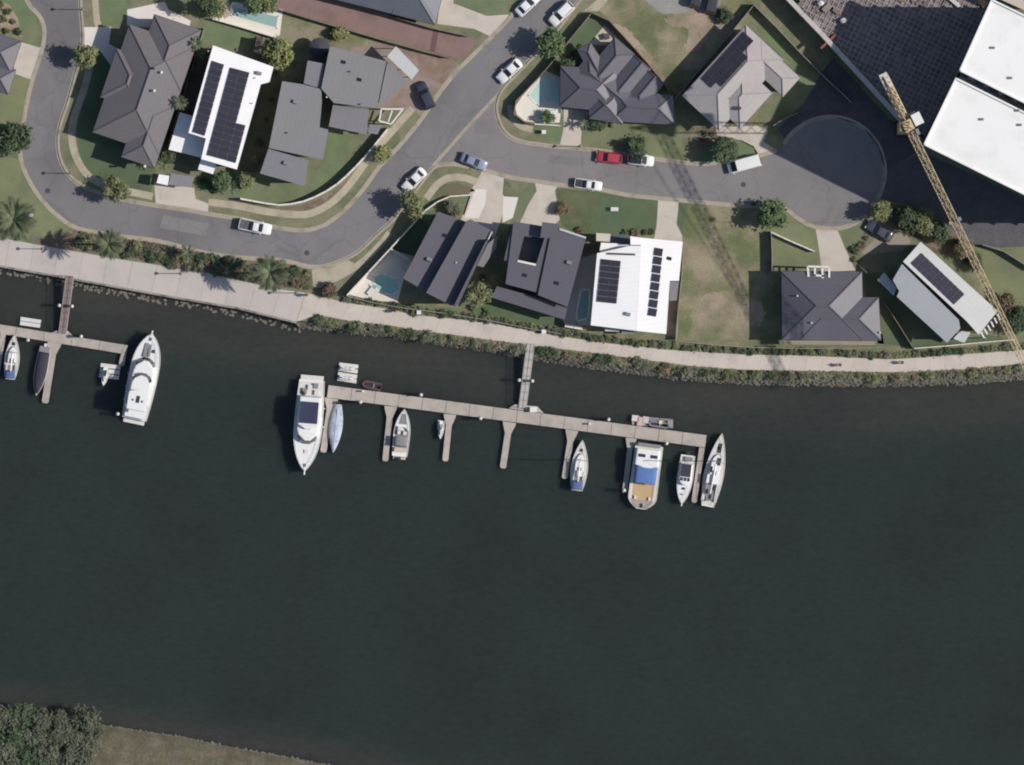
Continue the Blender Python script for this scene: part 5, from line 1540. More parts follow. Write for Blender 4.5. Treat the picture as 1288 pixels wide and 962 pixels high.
def yacht(label, stern, bow, beam, stern_cloth, mast_h, extras=0, coach=(.36, .74), name='sailing_yacht', hull_m=None):
    b = Boat(name, label, stern, bow, beam, st=.62, sharp=1.75, wide=.42, free=.85, sheer=.3, m=hull_m)
    b.deckpart('deck', .02, .985, .94, M_gelo, .02)
    b.house('coach_roof', coach[0], coach[1], .62, .95, .42, M_gel, .86, .5)
    b.band('coach_window', coach[0], coach[1], .62, 1.08, 1.25, M_smoke, .97, .93, .5, .0)
    MB().box((b.x(.2), 0, .9), (b.L * .24, b.hw(.2) * 1.0, .1)).build('cockpit_sole', M_grey, b.root, world=False)
    for sd in (1, -1): b.box('cockpit_bench', .2, sd * b.hw(.2) * .72, 1.05, (b.L * .25, b.hw(.2) * .34, .26), M_gelo)
    mt = (coach[0] + coach[1]) / 2 + .06
    m_ = MB().tube((b.x(mt), 0, .9), (b.x(mt), 0, mast_h), .085, 8, .06).build('mast', M_alu, b.root, world=False)
    for f in (.45, .72): MB().tube((b.x(mt), -b.hw(.5) * .75, mast_h * f), (b.x(mt), b.hw(.5) * .75, mast_h * f), .035, 5).build('spreader', M_alu, b.root, world=False)
    MB().tube((b.x(mt - .02), 0, 2.1), (b.x(.16), 0, 2.0), .07, 7).build('boom', M_alu, b.root, world=False)
    MB().tube((b.x(mt - .04), 0, 2.28), (b.x(.18), 0, 2.15), .17, 8, .1).build('sail_cover', stern_cloth if extras else M_gel, b.root, world=False)
    st_ = MB()
    for p in ((b.x(.99), 0, 1.15), (b.x(.01), 0, .95), (b.x(mt - .02), b.hw(.5) * .93, .95), (b.x(mt - .02), -b.hw(.5) * .93, .95)): st_.tube(p, (b.x(mt), 0, mast_h - .1), .012, 4)
    st_.build('rigging', M_stainless, b.root, world=False)
    b.box('fore_hatch', .80, 0, b.deck(.8) + .06, (.5, .5, .08), M_smoke)
    b.box('main_hatch', coach[0] + .06, 0, 1.41, (.7, .6, .07), M_smoke)
    b.rail(.02, .985, .55)
    if stern_cloth is not None:
        cruiser_cover(b, .02, .20, .82, 1.75, stern_cloth, 'bimini')
    return b
yacht('small white sailing yacht with blue stern cover at the left picture edge', (12.5, 477), (18.3, 421), 19, M_blue_d, 9.5)
b = yacht('white sailing yacht with blue stern cover moored alone at the fifth finger', (725.5, 617), (732.7, 553.5), 21.5, M_blue_d, 10)
b.box('dodger', .34, .1, 1.5, (.9, 1.3, .5), M_gel)
b = yacht('long slim white sailing yacht moored outside the right dock end', (890, 637), (908.3, 545), 25, None, 13.5, coach=(.40, .72))
b.box('dodger', .37, 0, 1.55, (1.4, 2.0, .6), M_gel)
for t, y in ((.10, .4), (.14, -.4), (.20, .5), (.26, -.5)): b.box('cockpit_gear', t, y, 1.2, (.7, .35, .25), M_grey if t < .2 else M_rub)
b.box('deck_bag', .62, -.5, 1.55, (1.2, .35, .3), M_rub); b.box('deck_bag', .80, -.25, 1.3, (1.5, .3, .25), M_rub); b.box('deck_bag', .5, .55, 1.45, (.9, .3, .2), M_rub)

# covered day boat, pale blue
b = Boat('day_boat', 'slim boat under a pale blue cover beside the first dock finger', (425.5, 508.5), (419, 569), 16.5, st=.5, sharp=1.8, free=.7, sheer=.3)
nx = 12; rings = []
for i in range(nx + 1):
    t = .02 + .95 * i / nx; w = max(b.hw(t) * .97, .03)
    rings.append([(b.x(t), w * math.cos(a), b.deck(t) + .05 + .42 * math.sin(a) * (1 - abs(t - .4) * .9) + random.uniform(-.02, .02)) for a in [math.pi * k / 8 for k in range(9)]])
mb = MB(); mb.loft(rings, closed=False); o = mb.build('boat_cover', M_pblue, b.root, smooth=True, world=False)
md = o.modifiers.new('thickness', 'SOLIDIFY'); md.thickness = .03
MB().tube((b.x(.1), 0, 1.2), (b.x(.9), 0, 1.25), .05, 6).build('cover_ridge', M_gelo, b.root, world=False)
b.box('outboard_motor', -.03, 0, .9, (.5, .4, .7), M_rub)

# bow rider
b = Boat('bow_rider', 'white open bow rider with grey cockpit moored bow up at the second finger', (502.5, 574), (508.7, 514.5), 21, st=.9, sharp=2.1, free=.85, sheer=.3)
b.deckpart('foredeck', .55, .97, .90, M_gel, .03, rf=.3); b.deckpart('cockpit_floor', .10, .55, .82, M_grey, .015)
b.deckpart('bow_seats', .68, .90, .55, M_grey, .09)
b.band('windscreen', .42, .62, .72, .95, 1.35, M_smoke, 1, .9, .5, .55)
for t, y, m_ in ((.5, .45, M_gelo), (.5, -.45, M_gelo)): b.box('seat', t, y, 1.15, (.55, .5, .5), m_)
b.box('console', .6, .4, 1.2, (.5, .6, .5), M_gelo)
cruiser_cover(b, .22, .42, .80, 1.9, M_grey, 'bimini')
b.box('rear_bench', .14, 0, 1.1, (.7, b.B * .7, .35), mat('beige_vinyl', (206, 186, 172), var=.06))
b.box('swim_platform', -.02, 0, .45, (.6, b.B * .75, .1), mat('pinkish_deck', (196, 172, 160), var=.06)); b.box('outboard_motor', -.045, 0, .75, (.5, .45, .7), M_rub)
b.rail(.6, .98, .35)

# broad blunt boat with blue tarp
b = Boat('houseboat', 'broad white boat with a blue tarp and tan foredeck near the right dock end', (816.8, 560), (806, 640), 36, st=.97, sharp=1.5, wide=.84, free=1.1, sheer=.2, nose=.3)
b.deckpart('side_deck', .01, .90, .97, M_gelo, .02)
b.deckpart('timber_deck', .60, .86, .74, M_teak, .05)
b.deckpart('bow_platform', .86, .99, .85, mat('weathered_deck', (160, 152, 142), var=.1), .06)
b.house('cabin', .06, .36, .86, 1.15, 1.9, M_gel, .96, .1)
for y in (-.95, .95): b.box('roof_hatch', .17, y, 3.08, (.5, 1.1, .08), M_smoke)
cruiser_cover(b, .335, .60, .78, 2.75, M_blue, 'tarp')
b.box('stern_rack', .0, 0, 1.5, (.5, b.B * .8, .5), M_grey); b.box('anchor', .95, 0, 1.35, (.7, .4, .2), M_rub)
for y in (-1.6, 1.6): b.box('deck_box', .83, y * .7, 1.4, (.5, .35, .35), M_gelo)
b.rail(.6, .98, .7)

# small cruiser
b = Boat('cabin_cruiser', 'small white cabin cruiser with dark cockpit roof moored between the yacht and blue tarp boat', (865.5, 572.5), (857.3, 634), 20, st=.88, sharp=2.2, free=1.0, sheer=.4)
b.deckpart('foredeck', .45, .97, .92, M_gel, .03); b.deckpart('aft_deck', .02, .45, .9, M_gelo, .03)
b.house('cabin', .16, .62, .78, 1.05, 1.0, M_gel, .92, .35)
b.box('hardtop', .31, 0, 2.1, (b.L * .26, b.B * .62, .1), M_smoke)
for y in (-.55, 0, .55): b.box('windscreen_pane', .49, y, 2.02, (.55, .45, .1), M_smoke)
b.box('deck_hatch', .68, 0, 1.36, (.35, .4, .06), M_smoke); b.box('deck_hatch', .80, -.2, 1.42, (.22, .3, .06), M_smoke)
b.box('stern_seat', .07, .2, 1.25, (.6, 1.2, .35), M_grey); b.box('outboard_motor', -.04, 0, .9, (.55, .5, .8), M_rub)
MB().tube((b.x(.97), 0, 1.45), (b.x(1.04), 0, 1.45), .1, 6).build('bow_roller', M_gel, b.root, world=False)
b.rail(.5, .985)

# dark covered boat at the left dock
b = Boat('covered_boat', 'dark covered boat in the shade beside the left finger', (57, 437), (45.5, 497), 16, st=.85, sharp=2.2, free=.7, sheer=.3, m=M_rub)
nx = 10; rings = []
for i in range(nx + 1):
    t = .1 + .86 * i / nx; w = max(b.hw(t) * .97, .03)
    rings.append([(b.x(t), w * math.cos(a), b.deck(t) + .03 + .55 * math.sin(a) * (1 - abs(t - .45) * .8)) for a in [math.pi * k / 8 for k in range(9)]])
mb = MB(); mb.loft(rings, closed=False); o = mb.build('boat_cover', mat('charcoal_cover', (60, 56, 68), var=.12), b.root, smooth=True, world=False)
md = o.modifiers.new('thickness', 'SOLIDIFY'); md.thickness = .03
b.box('grey_motor_well', .04, 0, .95, (.9, b.B * .85, .35), M_grey); b.box('outboard_motor', -.05, 0, .9, (.5, .45, .7), M_gelo)

# jet skis on their floats
def jetski(label, stern, bow, beam, m_body, m_seat, z=0.35):
    b = Boat('jet_ski', label, stern, bow, beam, 'jet ski', st=.8, sharp=2.0, free=.45, sheer=.2, m=m_body)
    b.root.location.z = Z_WATER + z
    b.house('engine_cover', .30, .82, .6, .5, .38, m_body, .7, .5)
    b.box('seat', .32, 0, .85, (b.L * .34, b.B * .3, .22), m_seat)
    MB().tube((b.x(.58), -.32, 1.0), (b.x(.58), .32, 1.0), .035, 6).build('handlebar', M_rub, b.root, world=False)
    b.box('mirror', .68, .22, .82, (.1, .14, .1), M_rub); b.box('mirror', .68, -.22, .82, (.1, .14, .1), M_rub)
    return b
def drive_float(label, pts, rows=2):
    cx = sum(p[0] for p in pts) / 4; cy = sum(p[1] for p in pts) / 4
    root = thing('drive_on_float', label, 'float', W(cx, cy, Z_WATER))
    a, bq, c, d = pts
    for i in range(rows):
        t0, t1 = i / rows + .03, (i + 1) / rows - .03
        L = lambda p, q, t: (p[0] + (q[0] - p[0]) * t, p[1] + (q[1] - p[1]) * t)
        MB().prism([W(*L(a, d, t0), -1.4), W(*L(bq, c, t0), -1.4), W(*L(bq, c, t1), -1.4), W(*L(a, d, t1), -1.4)], Z_WATER - .2, Z_WATER + .3).build('float_block', M_gelo, root)
    return root
drive_float('pale drive-on float with a jet ski left of the big yacht', [(127, 456), (152, 459), (149, 478), (124, 475)], 3)
jetski('white jet ski on the pale float left of the big yacht', (134, 462), (130, 485), 8, M_gel, M_rub)
drive_float('small white drive-on float at the third dock finger', [(551, 528), (560, 529), (559, 541), (550, 540)], 1)
jetski('small white jet ski moored beside the third dock finger', (556, 530), (553.8, 552), 6.5, M_gel, M_grey)
drive_float('white striped drive-on float on the shore side of the dock west end', [(427, 455), (451, 458), (448, 483), (424, 479)], 4)
jetski('white jet ski on the upper berth of the striped float', (428, 462), (449, 465), 6.5, M_gel, M_gelo)
jetski('white jet ski on the lower berth of the striped float', (427, 474), (448, 477), 6.5, M_gel, M_gelo)
drive_float('white rectangular float on the shore side of the left dock', [(26, 398), (52, 402), (50, 412.5), (25, 409)], 2)
# dinghies and clutter on the shore side of the long dock
def dinghy(label, stern, bow, beam, m_tube, m_floor):
    a, bq = W(*stern, -1.4), W(*bow, -1.4); c = (a + bq) / 2; L = (bq - a).length; hb = beam / PXM / 2
    root = thing('inflatable_dinghy', label, 'dinghy', (c.x, c.y, Z_WATER), math.atan2(bq.y - a.y, bq.x - a.x))
    mb = MB(); r = hb * .3
    P = [(-L / 2, hb - r), (L * .2, hb - r), (L * .38, hb * .55), (L * .46, 0), (L * .38, -hb * .55), (L * .2, -hb + r), (-L / 2, -hb + r)]
    for p, q in zip(P, P[1:]): mb.tube((p[0], p[1], .22), (q[0], q[1], .22), r, 8)
    mb.build('tube', m_tube, root, world=False)
    MB().box((-L * .05, 0, .1), (L * .75, hb * 1.2, .06)).build('floor', m_floor, root, world=False)
    MB().box((-L * .1, 0, .3), (.22, hb * 1.3, .06)).build('thwart', M_grey, root, world=False)
    MB().box((-L * .5, 0, .45), (.3, .3, .55)).build('outboard_motor', M_rub, root, world=False)
dinghy('dark maroon inflatable dinghy beside the white striped float', (480, 487.5), (455, 482), 11, mat('maroon_tube', (96, 74, 82), var=.15), M_rub)
cf = thing('work_float', 'cluttered grey work float on the shore side of the dock near its right end', 'float', W(821, 530, Z_WATER))
for i in range(3):
    x0, x1 = 795 + i * 17.5, 795 + (i + 1) * 17.5 - .8
    MB().prism([W(x0, 522.5 + (x0 - 795) * .09, -1.4), W(x1, 522.5 + (x1 - 795) * .09, -1.4), W(x1, 534 + (x1 - 795) * .09, -1.4), W(x0, 534 + (x0 - 795) * .09, -1.4)], Z_WATER - .2, Z_WATER + .32).build('float_block', M_pont if i < 1 else M_grey, cf)
for i, (x, y, w_, l_, c, lb) in enumerate(((799, 526, 1.0, .9, (214, 204, 196), 'white box on the left end of the cluttered float'), (805, 530, .8, 1.3, (206, 178, 170), 'pinkish box second from the left on the cluttered float'),
                                           (812, 528, .9, 1.0, (196, 190, 184), 'grey box in the middle of the cluttered float'), (831, 531, .5, .5, (222, 208, 150), 'small yellow box right of the middle of the cluttered float'), (843, 533, .8, .9, (150, 148, 146), 'grey crate at the right end of the cluttered float'))):
    p = W(x, y, Z_WATER + .325)
    root = thing('dock_box', lb, 'box', p)
    m_ = mat('box_%d' % i, c, var=.06)
    MB().box((p.x, p.y, p.z + .2), (w_, l_, .39), R(-7)).build('body', m_, root); MB().box((p.x, p.y, p.z + .43), (w_ * 1.05, l_ * 1.05, .06), R(-7)).build('lid', m_, root)
dinghy('grey inflatable dinghy lying on the cluttered work float', (840, 535.5), (815, 532), 8, M_grey, M_rub)
bpy.data.objects[[o.name for o in bpy.data.objects if o.get('label') == 'grey inflatable dinghy lying on the cluttered work float'][0]].location.z = Z_WATER + .33
# ---------------------------------------------------------------- vehicles
M_tyre = mat('tyre_rubber', (46, 45, 47), rough=.9, var=.05)
M_rim = mat('alloy_rim', (168, 168, 170), rough=.35, var=.03, fine=0, metal=.6)
M_autoglass = mat('car_glass', (44, 48, 54), rough=.06, var=.02, fine=0, spec=.6)
M_lamp = mat('headlight', (214, 216, 220), rough=.15, var=.02, fine=0)
M_tail = mat('tail_light', (150, 40, 38), rough=.25, var=.02, fine=0)
M_blackp = mat('black_plastic', (52, 51, 54), rough=.7, var=.05)
def paint(name, rgb): return mat(name, rgb, rough=.32, var=.015, fine=.01, spec=.5, coat=.5)
P_white = paint('white_paint', (232, 231, 228)); P_dark = paint('midnight_paint', (62, 64, 78)); P_red = paint('red_paint', (176, 66, 76))
P_silver = paint('silver_blue_paint', (138, 146, 166)); P_black = paint('black_paint', (66, 66, 72)); P_grey = paint('charcoal_paint', (78, 78, 88))
CARC = {}
KINDS = {   # length, width, body stations (x share, half width share, top z), cabin (rear base, rear top, front top, front base as shares), roof z
    'sedan': (4.6, 1.82, [(0, .78, .62), (.03, .92, .86), (.12, .98, .97), (.24, 1, .98), (.5, 1, .96), (.70, 1, .95), (.86, .97, .88), (.95, .88, .76), (1, .70, .58)], (.13, .27, .52, .70), 1.44),
    'hatch': (4.2, 1.80, [(0, .80, .66), (.02, .94, .95), (.10, .99, 1.0), (.3, 1, .99), (.5, 1, .98), (.72, 1, .97), (.88, .96, .90), (.96, .87, .78), (1, .70, .6)], (.02, .12, .54, .73), 1.50),
    'suv': (4.7, 1.90, [(0, .82, .75), (.02, .95, 1.05), (.10, 1, 1.1), (.3, 1, 1.1), (.5, 1, 1.08), (.72, 1, 1.07), (.88, .97, 1.02), (.96, .88, .88), (1, .74, .7)], (.02, .09, .56, .72), 1.72),
    'van': (5.2, 1.95, [(0, .86, .9), (.01, .97, 1.2), (.1, 1, 1.22), (.3, 1, 1.22), (.6, 1, 1.2), (.8, 1, 1.15), (.92, .96, 1.0), (.98, .86, .85), (1, .74, .7)], (.005, .03, .74, .90), 1.98),
    'ute': (5.2, 1.88, [(0, .86, .8), (.01, .95, 1.0), (.1, 1, 1.02), (.3, 1, 1.02), (.42, 1, 1.05), (.72, 1, 1.05), (.88, .97, .98), (.96, .88, .86), (1, .74, .7)], (.40, .44, .60, .74), 1.75),
}
def car_meshes(kind, pm):
    key = (kind, pm.name)
    if key in CARC: return CARC[key]
    L, Wd, st, cab, rz_ = KINDS[kind]
    hw = Wd / 2; X = lambda t: -L / 2 + L * t
    M = {}
    rings = []
    for t, w, z in st:
        y = hw * w; zb = .28
        rings.append([(X(t), y * .80, zb), (X(t), y * .97, zb + .12), (X(t), y, .62 if z > .66 else z * .85), (X(t), y * .95, z * .93), (X(t), y * .80, z), (X(t), y * .35, z + .025),
                      (X(t), -y * .35, z + .025), (X(t), -y * .80, z), (X(t), -y * .95, z * .93), (X(t), -y, .62 if z > .66 else z * .85), (X(t), -y * .97, zb + .12), (X(t), -y * .80, zb)])
    M['body'] = MB().loft(rings).mesh('body', pm, True)
    zb = st[4][2] - .02; r0, r1, f1, f0 = cab
    yb, yt = hw * .90, hw * .70
    if kind in ('van',): yt = hw * .84
    c = [(X(r0), yb * .94, zb), (X(f0), yb * .88, zb), (X(f0), -yb * .88, zb), (X(r0), -yb * .94, zb)]
    t_ = [(X(r1), yt * .96, rz_ - .04), (X(f1), yt, rz_ - .04), (X(f1), -yt, rz_ - .04), (X(r1), -yt * .96, rz_ - .04)]
    M['cabin'] = MB().loft([c, t_]).mesh('cabin', pm)
    # roof: crowned plate
    nx = 5; vs = []
    for i in range(nx + 1):
        t = r1 + (f1 - r1) * i / nx
        for j in range(5):
            y = (-1 + j / 2) * yt * 1.0
            vs.append((X(t), y, rz_ - .03 + .05 * (1 - (2 * i / nx - 1) ** 2) * .6 + .035 * (1 - (j / 2 - 1) ** 2)))
    M['roof'] = MB().add(vs, [(i * 5 + j, (i + 1) * 5 + j, (i + 1) * 5 + j + 1, i * 5 + j + 1) for i in range(nx) for j in range(4)]).mesh('roof', pm, True)
    def pane(a, b, c_, d, k=.88, out=.015):
        P = [Vector(p) for p in (a, b, c_, d)]; ce = sum(P, Vector((0, 0, 0))) / 4
        n_ = (P[1] - P[0]).cross(P[3] - P[0]).normalized()
        if n_.dot(ce - Vector((ce.x * .5, 0, .9))) < 0: n_ = -n_
        q = [ce + (p - ce) * k + n_ * out for p in P]
        return MB().add(q + [v - n_ * .02 for v in q], [(0, 1, 2, 3), (4, 7, 6, 5), (0, 4, 5, 1), (1, 5, 6, 2), (2, 6, 7, 3), (3, 7, 4, 0)]).mesh('pane', M_autoglass)
    M['windscreen'] = pane(c[1], c[2], t_[2], t_[1], .92); M['rear_window'] = pane(c[0], c[3], t_[3], t_[0], .86)
    M['side_window_l'] = pane(c[0], c[1], t_[1], t_[0], .84); M['side_window_r'] = pane(c[3], c[2], t_[2], t_[3], .84)
    R_ = .33 if kind in ('sedan', 'hatch') else .38
    M['tyre'] = MB().tube((0, -.11, 0), (0, .11, 0), R_, 16).mesh('tyre', M_tyre); M['rim'] = MB().tube((0, -.115, 0), (0, .115, 0), R_ * .62, 10).mesh('rim', M_rim)
    M['wheel_pos'] = [(X(.19), hw - .12, R_), (X(.19), -hw + .12, R_), (X(.80), hw - .12, R_), (X(.80), -hw + .12, R_)]
    M['headlight'] = MB().box((0, 0, 0), (.14, .34, .14)).mesh('headlight', M_lamp); M['tail_light'] = MB().box((0, 0, 0), (.1, .3, .2)).mesh('tail_light', M_tail)
    M['mirror'] = MB().box((0, 0, 0), (.14, .2, .13)).mesh('mirror', pm)
    M['bumper'] = MB().box((0, 0, 0), (.12, Wd * .8, .2)).mesh('bumper', M_blackp)
    if kind == 'ute':
        x0, x1 = X(.015), X(.385); zt = st[3][2] + .03
        b_ = MB(); b_.box(((x0 + x1) / 2, 0, zt - .0), (x1 - x0, Wd * .78, .03)); M['tray'] = b_.mesh('tray', M_blackp)
        s_ = MB()
        for sd in (1, -1): s_.box(((x0 + x1) / 2, sd * Wd * .43, zt + .05), (x1 - x0, .07, .14))
        s_.box((x0, 0, zt + .05), (.07, Wd * .80, .14)); M['tray_side'] = s_.mesh('tray_side', pm)
    CARC[key] = M
    return M
def car(label, kind, px, py, dx, dy, pm, cat='car', scale=1.0, roof_m=None, z=Z_ROAD + .01, tray_m=None):
    M = car_meshes(kind, pm); L, Wd, st, cab, rz_ = KINDS[kind]
    p = W(px, py, z + .7)
    root = thing({'van': 'van', 'ute': 'utility_truck'}.get(kind, 'parked_car'), label, cat, (p.x, p.y, z), hd(dx, dy), 'vehicles parked along the streets')
    root.scale = (scale,) * 3
    body = link('body', M['body'], root)
    link('cabin', M['cabin'], root)
    if roof_m: pass
    r = link('roof', M['roof'], root)
    if roof_m:
        r.data = r.data.copy(); r.data.materials.clear(); r.data.materials.append(roof_m)
    link('windscreen', M['windscreen'], root); link('rear_window', M['rear_window'], root)
    link('side_window', M['side_window_l'], root); link('side_window', M['side_window_r'], root)
    for q in M['wheel_pos']:
        w = link('wheel', M['tyre'], root, q); link('rim', M['rim'], w)
    for sd in (1, -1):
        link('headlight', M['headlight'], root, (L * .468, sd * Wd * .33, .66)); link('tail_light', M['tail_light'], root, (-L * .490, sd * Wd * .36, st[1][2] - .12))
        link('mirror', M['mirror'], root, (-L / 2 + L * (cab[3] - .04), sd * (Wd / 2 + .06), st[4][2] + .06))
    link('bumper', M['bumper'], root, (L * .485, 0, .42)); link('bumper', M['bumper'], root, (-L * .49, 0, .42))
    if kind == 'ute':
        t = link('tray', M['tray'], root); link('tray_side', M['tray_side'], root)
        if tray_m: t.data = t.data.copy(); t.data.materials.clear(); t.data.materials.append(tray_m)
    return root
car('white car at the top edge on the far side of the diagonal street', 'sedan', 664, 5, .74, -.70, P_white)
car('white wagon at the top on the near side of the diagonal street', 'suv', 706, 17, -.72, .70, P_white, scale=.97)
car('white sedan parked beside the timber pool fence', 'sedan', 641, 89, -.74, .68, P_white)
car('midnight blue car across the footpath of the pink driveway', 'suv', 535, 120, -.42, -.91, P_dark, z=.02, scale=.95)
car('white sedan parked on the diagonal street near the round corner footpath', 'sedan', 521, 226, -.70, .71, P_white, scale=.98)
car('silver-blue car rounding the corner into the cul de sac', 'sedan', 596, 203, .92, .38, P_silver, scale=.96)
car('white utility truck parked below the long white garden wall', 'ute', 321, 285, .975, .20, P_white, 'ute', tray_m=mat('loaded_tray', (96, 94, 100), var=.35, scale=3, fine=.3))
car('red hatchback parked on the north kerb of the cul de sac', 'hatch', 766, 198, -.985, -.12, P_red)
car('white car with a dark glass roof parked behind the red hatchback', 'hatch', 806, 201, .985, .12, P_white, roof_m=M_autoglass)
car('small white utility truck with dark tray on the south kerb of the cul de sac', 'ute', 740, 232, .97, .14, P_white, 'ute', scale=.84, tray_m=P_black)
car('long white van parked at the entrance of the turning head', 'van', 936, 206, -.96, .26, P_white, 'van', scale=1.03)
car('dark car on the shaded driveway at the end of the cul de sac', 'sedan', 1106, 290, -.86, -.51, P_grey, z=.02)
car('dark car cut by the top edge on the gravel yard', 'suv', 897, -1, .25, -.97, P_black, z=.02)
car('second dark car mostly beyond the top edge of the gravel yard', 'suv', 877, -9, .25, -.97, P_black, z=.02)
# ---------------------------------------------------------------- plants
def leafmat(name, rgb, rgb2, objvar=.12):
    m = mat(name, rgb, rough=.7, var=.22, scale=1.2, fine=.22, fscale=4.5, rgb2=rgb2, scale2=.9, amount2=.6, objvar=objvar, spec=.2, raw=False)
    return m
L_olive = leafmat('olive_foliage', (130, 132, 94), (104, 110, 76))
L_green = leafmat('green_foliage', (104, 120, 82), (82, 100, 68))
L_dark = leafmat('dark_foliage', (88, 100, 74), (68, 82, 60))
L_lime = leafmat('yellow_green_foliage', (146, 148, 98), (116, 124, 80))
L_grey = leafmat('grey_green_foliage', (122, 122, 104), (98, 102, 84))
L_brown = leafmat('reddish_foliage', (128, 108, 92), (104, 98, 74))
L_palm = leafmat('palm_leaf', (116, 124, 96), (90, 100, 74))
L_mang = leafmat('mangrove_foliage', (102, 103, 88), (82, 88, 70))
M_bark = mat('bark', (120, 104, 88), var=.15, fine=.2)
M_stem = mat('palm_trunk', (136, 124, 108), var=.15, fine=.2)

def crown_mesh(name, seed, m, n_leaf, n_clump, leaf, squash=.8):
    """unit crown (radius 1): leaf-sized faces in uneven clumps"""
    rnd = random.Random(seed); mb = MB()
    clumps = []
    for i in range(n_clump):
        a = rnd.uniform(0, 6.283); r = math.sqrt(rnd.random()) * .72; z = rnd.uniform(-.55, .62)
        k = math.sqrt(max(.05, 1 - z * z * .9))
        clumps.append((r * k * math.cos(a), r * k * math.sin(a), z * squash, rnd.uniform(.26, .46)))
    vs, fs = [], []
    for i in range(n_leaf):
        cx, cy, cz, cr_ = clumps[rnd.randrange(n_clump)]
        d = Vector((rnd.gauss(0, 1), rnd.gauss(0, 1), rnd.gauss(0, 1))).normalized() * cr_ * abs(rnd.gauss(.78, .32))
        c = Vector((cx, cy, cz)) + d
        nrm = (d.normalized() * .7 + Vector((rnd.gauss(0, .5), rnd.gauss(0, .5), .6 + rnd.gauss(0, .4)))).normalized()
        u = nrm.orthogonal().normalized(); v = nrm.cross(u)
        t = rnd.uniform(0, 6.283); u, v = u * math.cos(t) + v * math.sin(t), v * math.cos(t) - u * math.sin(t)
        s = leaf * rnd.uniform(.45, 1.45); w = s * .5
        k = len(vs)
        vs += [c - u * s, c - v * w + nrm * s * .12, c + u * s, c + v * w + nrm * s * .12]
        fs.append((k, k + 1, k + 2, k + 3))
    return mb.add(vs, fs).mesh(name, m, fix=False)
CROWN = {}
def crown(kind, variant, m, n_leaf, n_clump, leaf, squash=.8):
    key = (kind, variant, m.name)
    if key not in CROWN: CROWN[key] = crown_mesh('crown', hash((kind, variant)) % 9999 if False else variant * 77 + len(kind), m, n_leaf, n_clump, leaf, squash)
    return CROWN[key]
def trunk_mesh(h, r, seed):
    key = ('trunk', round(h, 1), round(r, 2), seed % 3)
    if key in CROWN: return CROWN[key]
    rnd = random.Random(seed); mb = MB()
    p = Vector((0, 0, -.05)); q = Vector((rnd.uniform(-.1, .1), rnd.uniform(-.1, .1), h * .55)); mb.tube(p, q, r, 7, r * .75)
    top = Vector((q.x * 1.3, q.y * 1.3, h)); mb.tube(q, top, r * .75, 7, r * .4)
    for i in range(5):
        a = i * 1.256 + rnd.uniform(-.3, .3); k = q.lerp(top, rnd.uniform(0, .7))
        mb.tube(k, k + Vector((math.cos(a) * h * .38, math.sin(a) * h * .38, h * rnd.uniform(.2, .45))), r * .42, 5, r * .15)
    CROWN[key] = mb.mesh('trunk', M_bark)
    return CROWN[key]
_tv = [0]
def tree(label, px, py, r_px, hc, m, name='tree', group='street and garden trees', squash=1.0, stretch=1.0, n_leaf=3600):
    """hc: height of the crown's centre"""
    _tv[0] += 1
    p = W(px, py, hc); r = r_px / PXM
    root = thing(name, label, 'tree', (p.x, p.y, 0), 0, group)
    link('trunk', trunk_mesh(max(hc, .8), .05 + .045 * r, _tv[0]), root)
    c = link('crown', crown('tree', _tv[0] % 5, m, n_leaf, 22, .115), root, (0, 0, hc), random.uniform(0, 6.28))
    c.scale = (r * 1.16, r * 1.16 * stretch, r * squash)
    return root
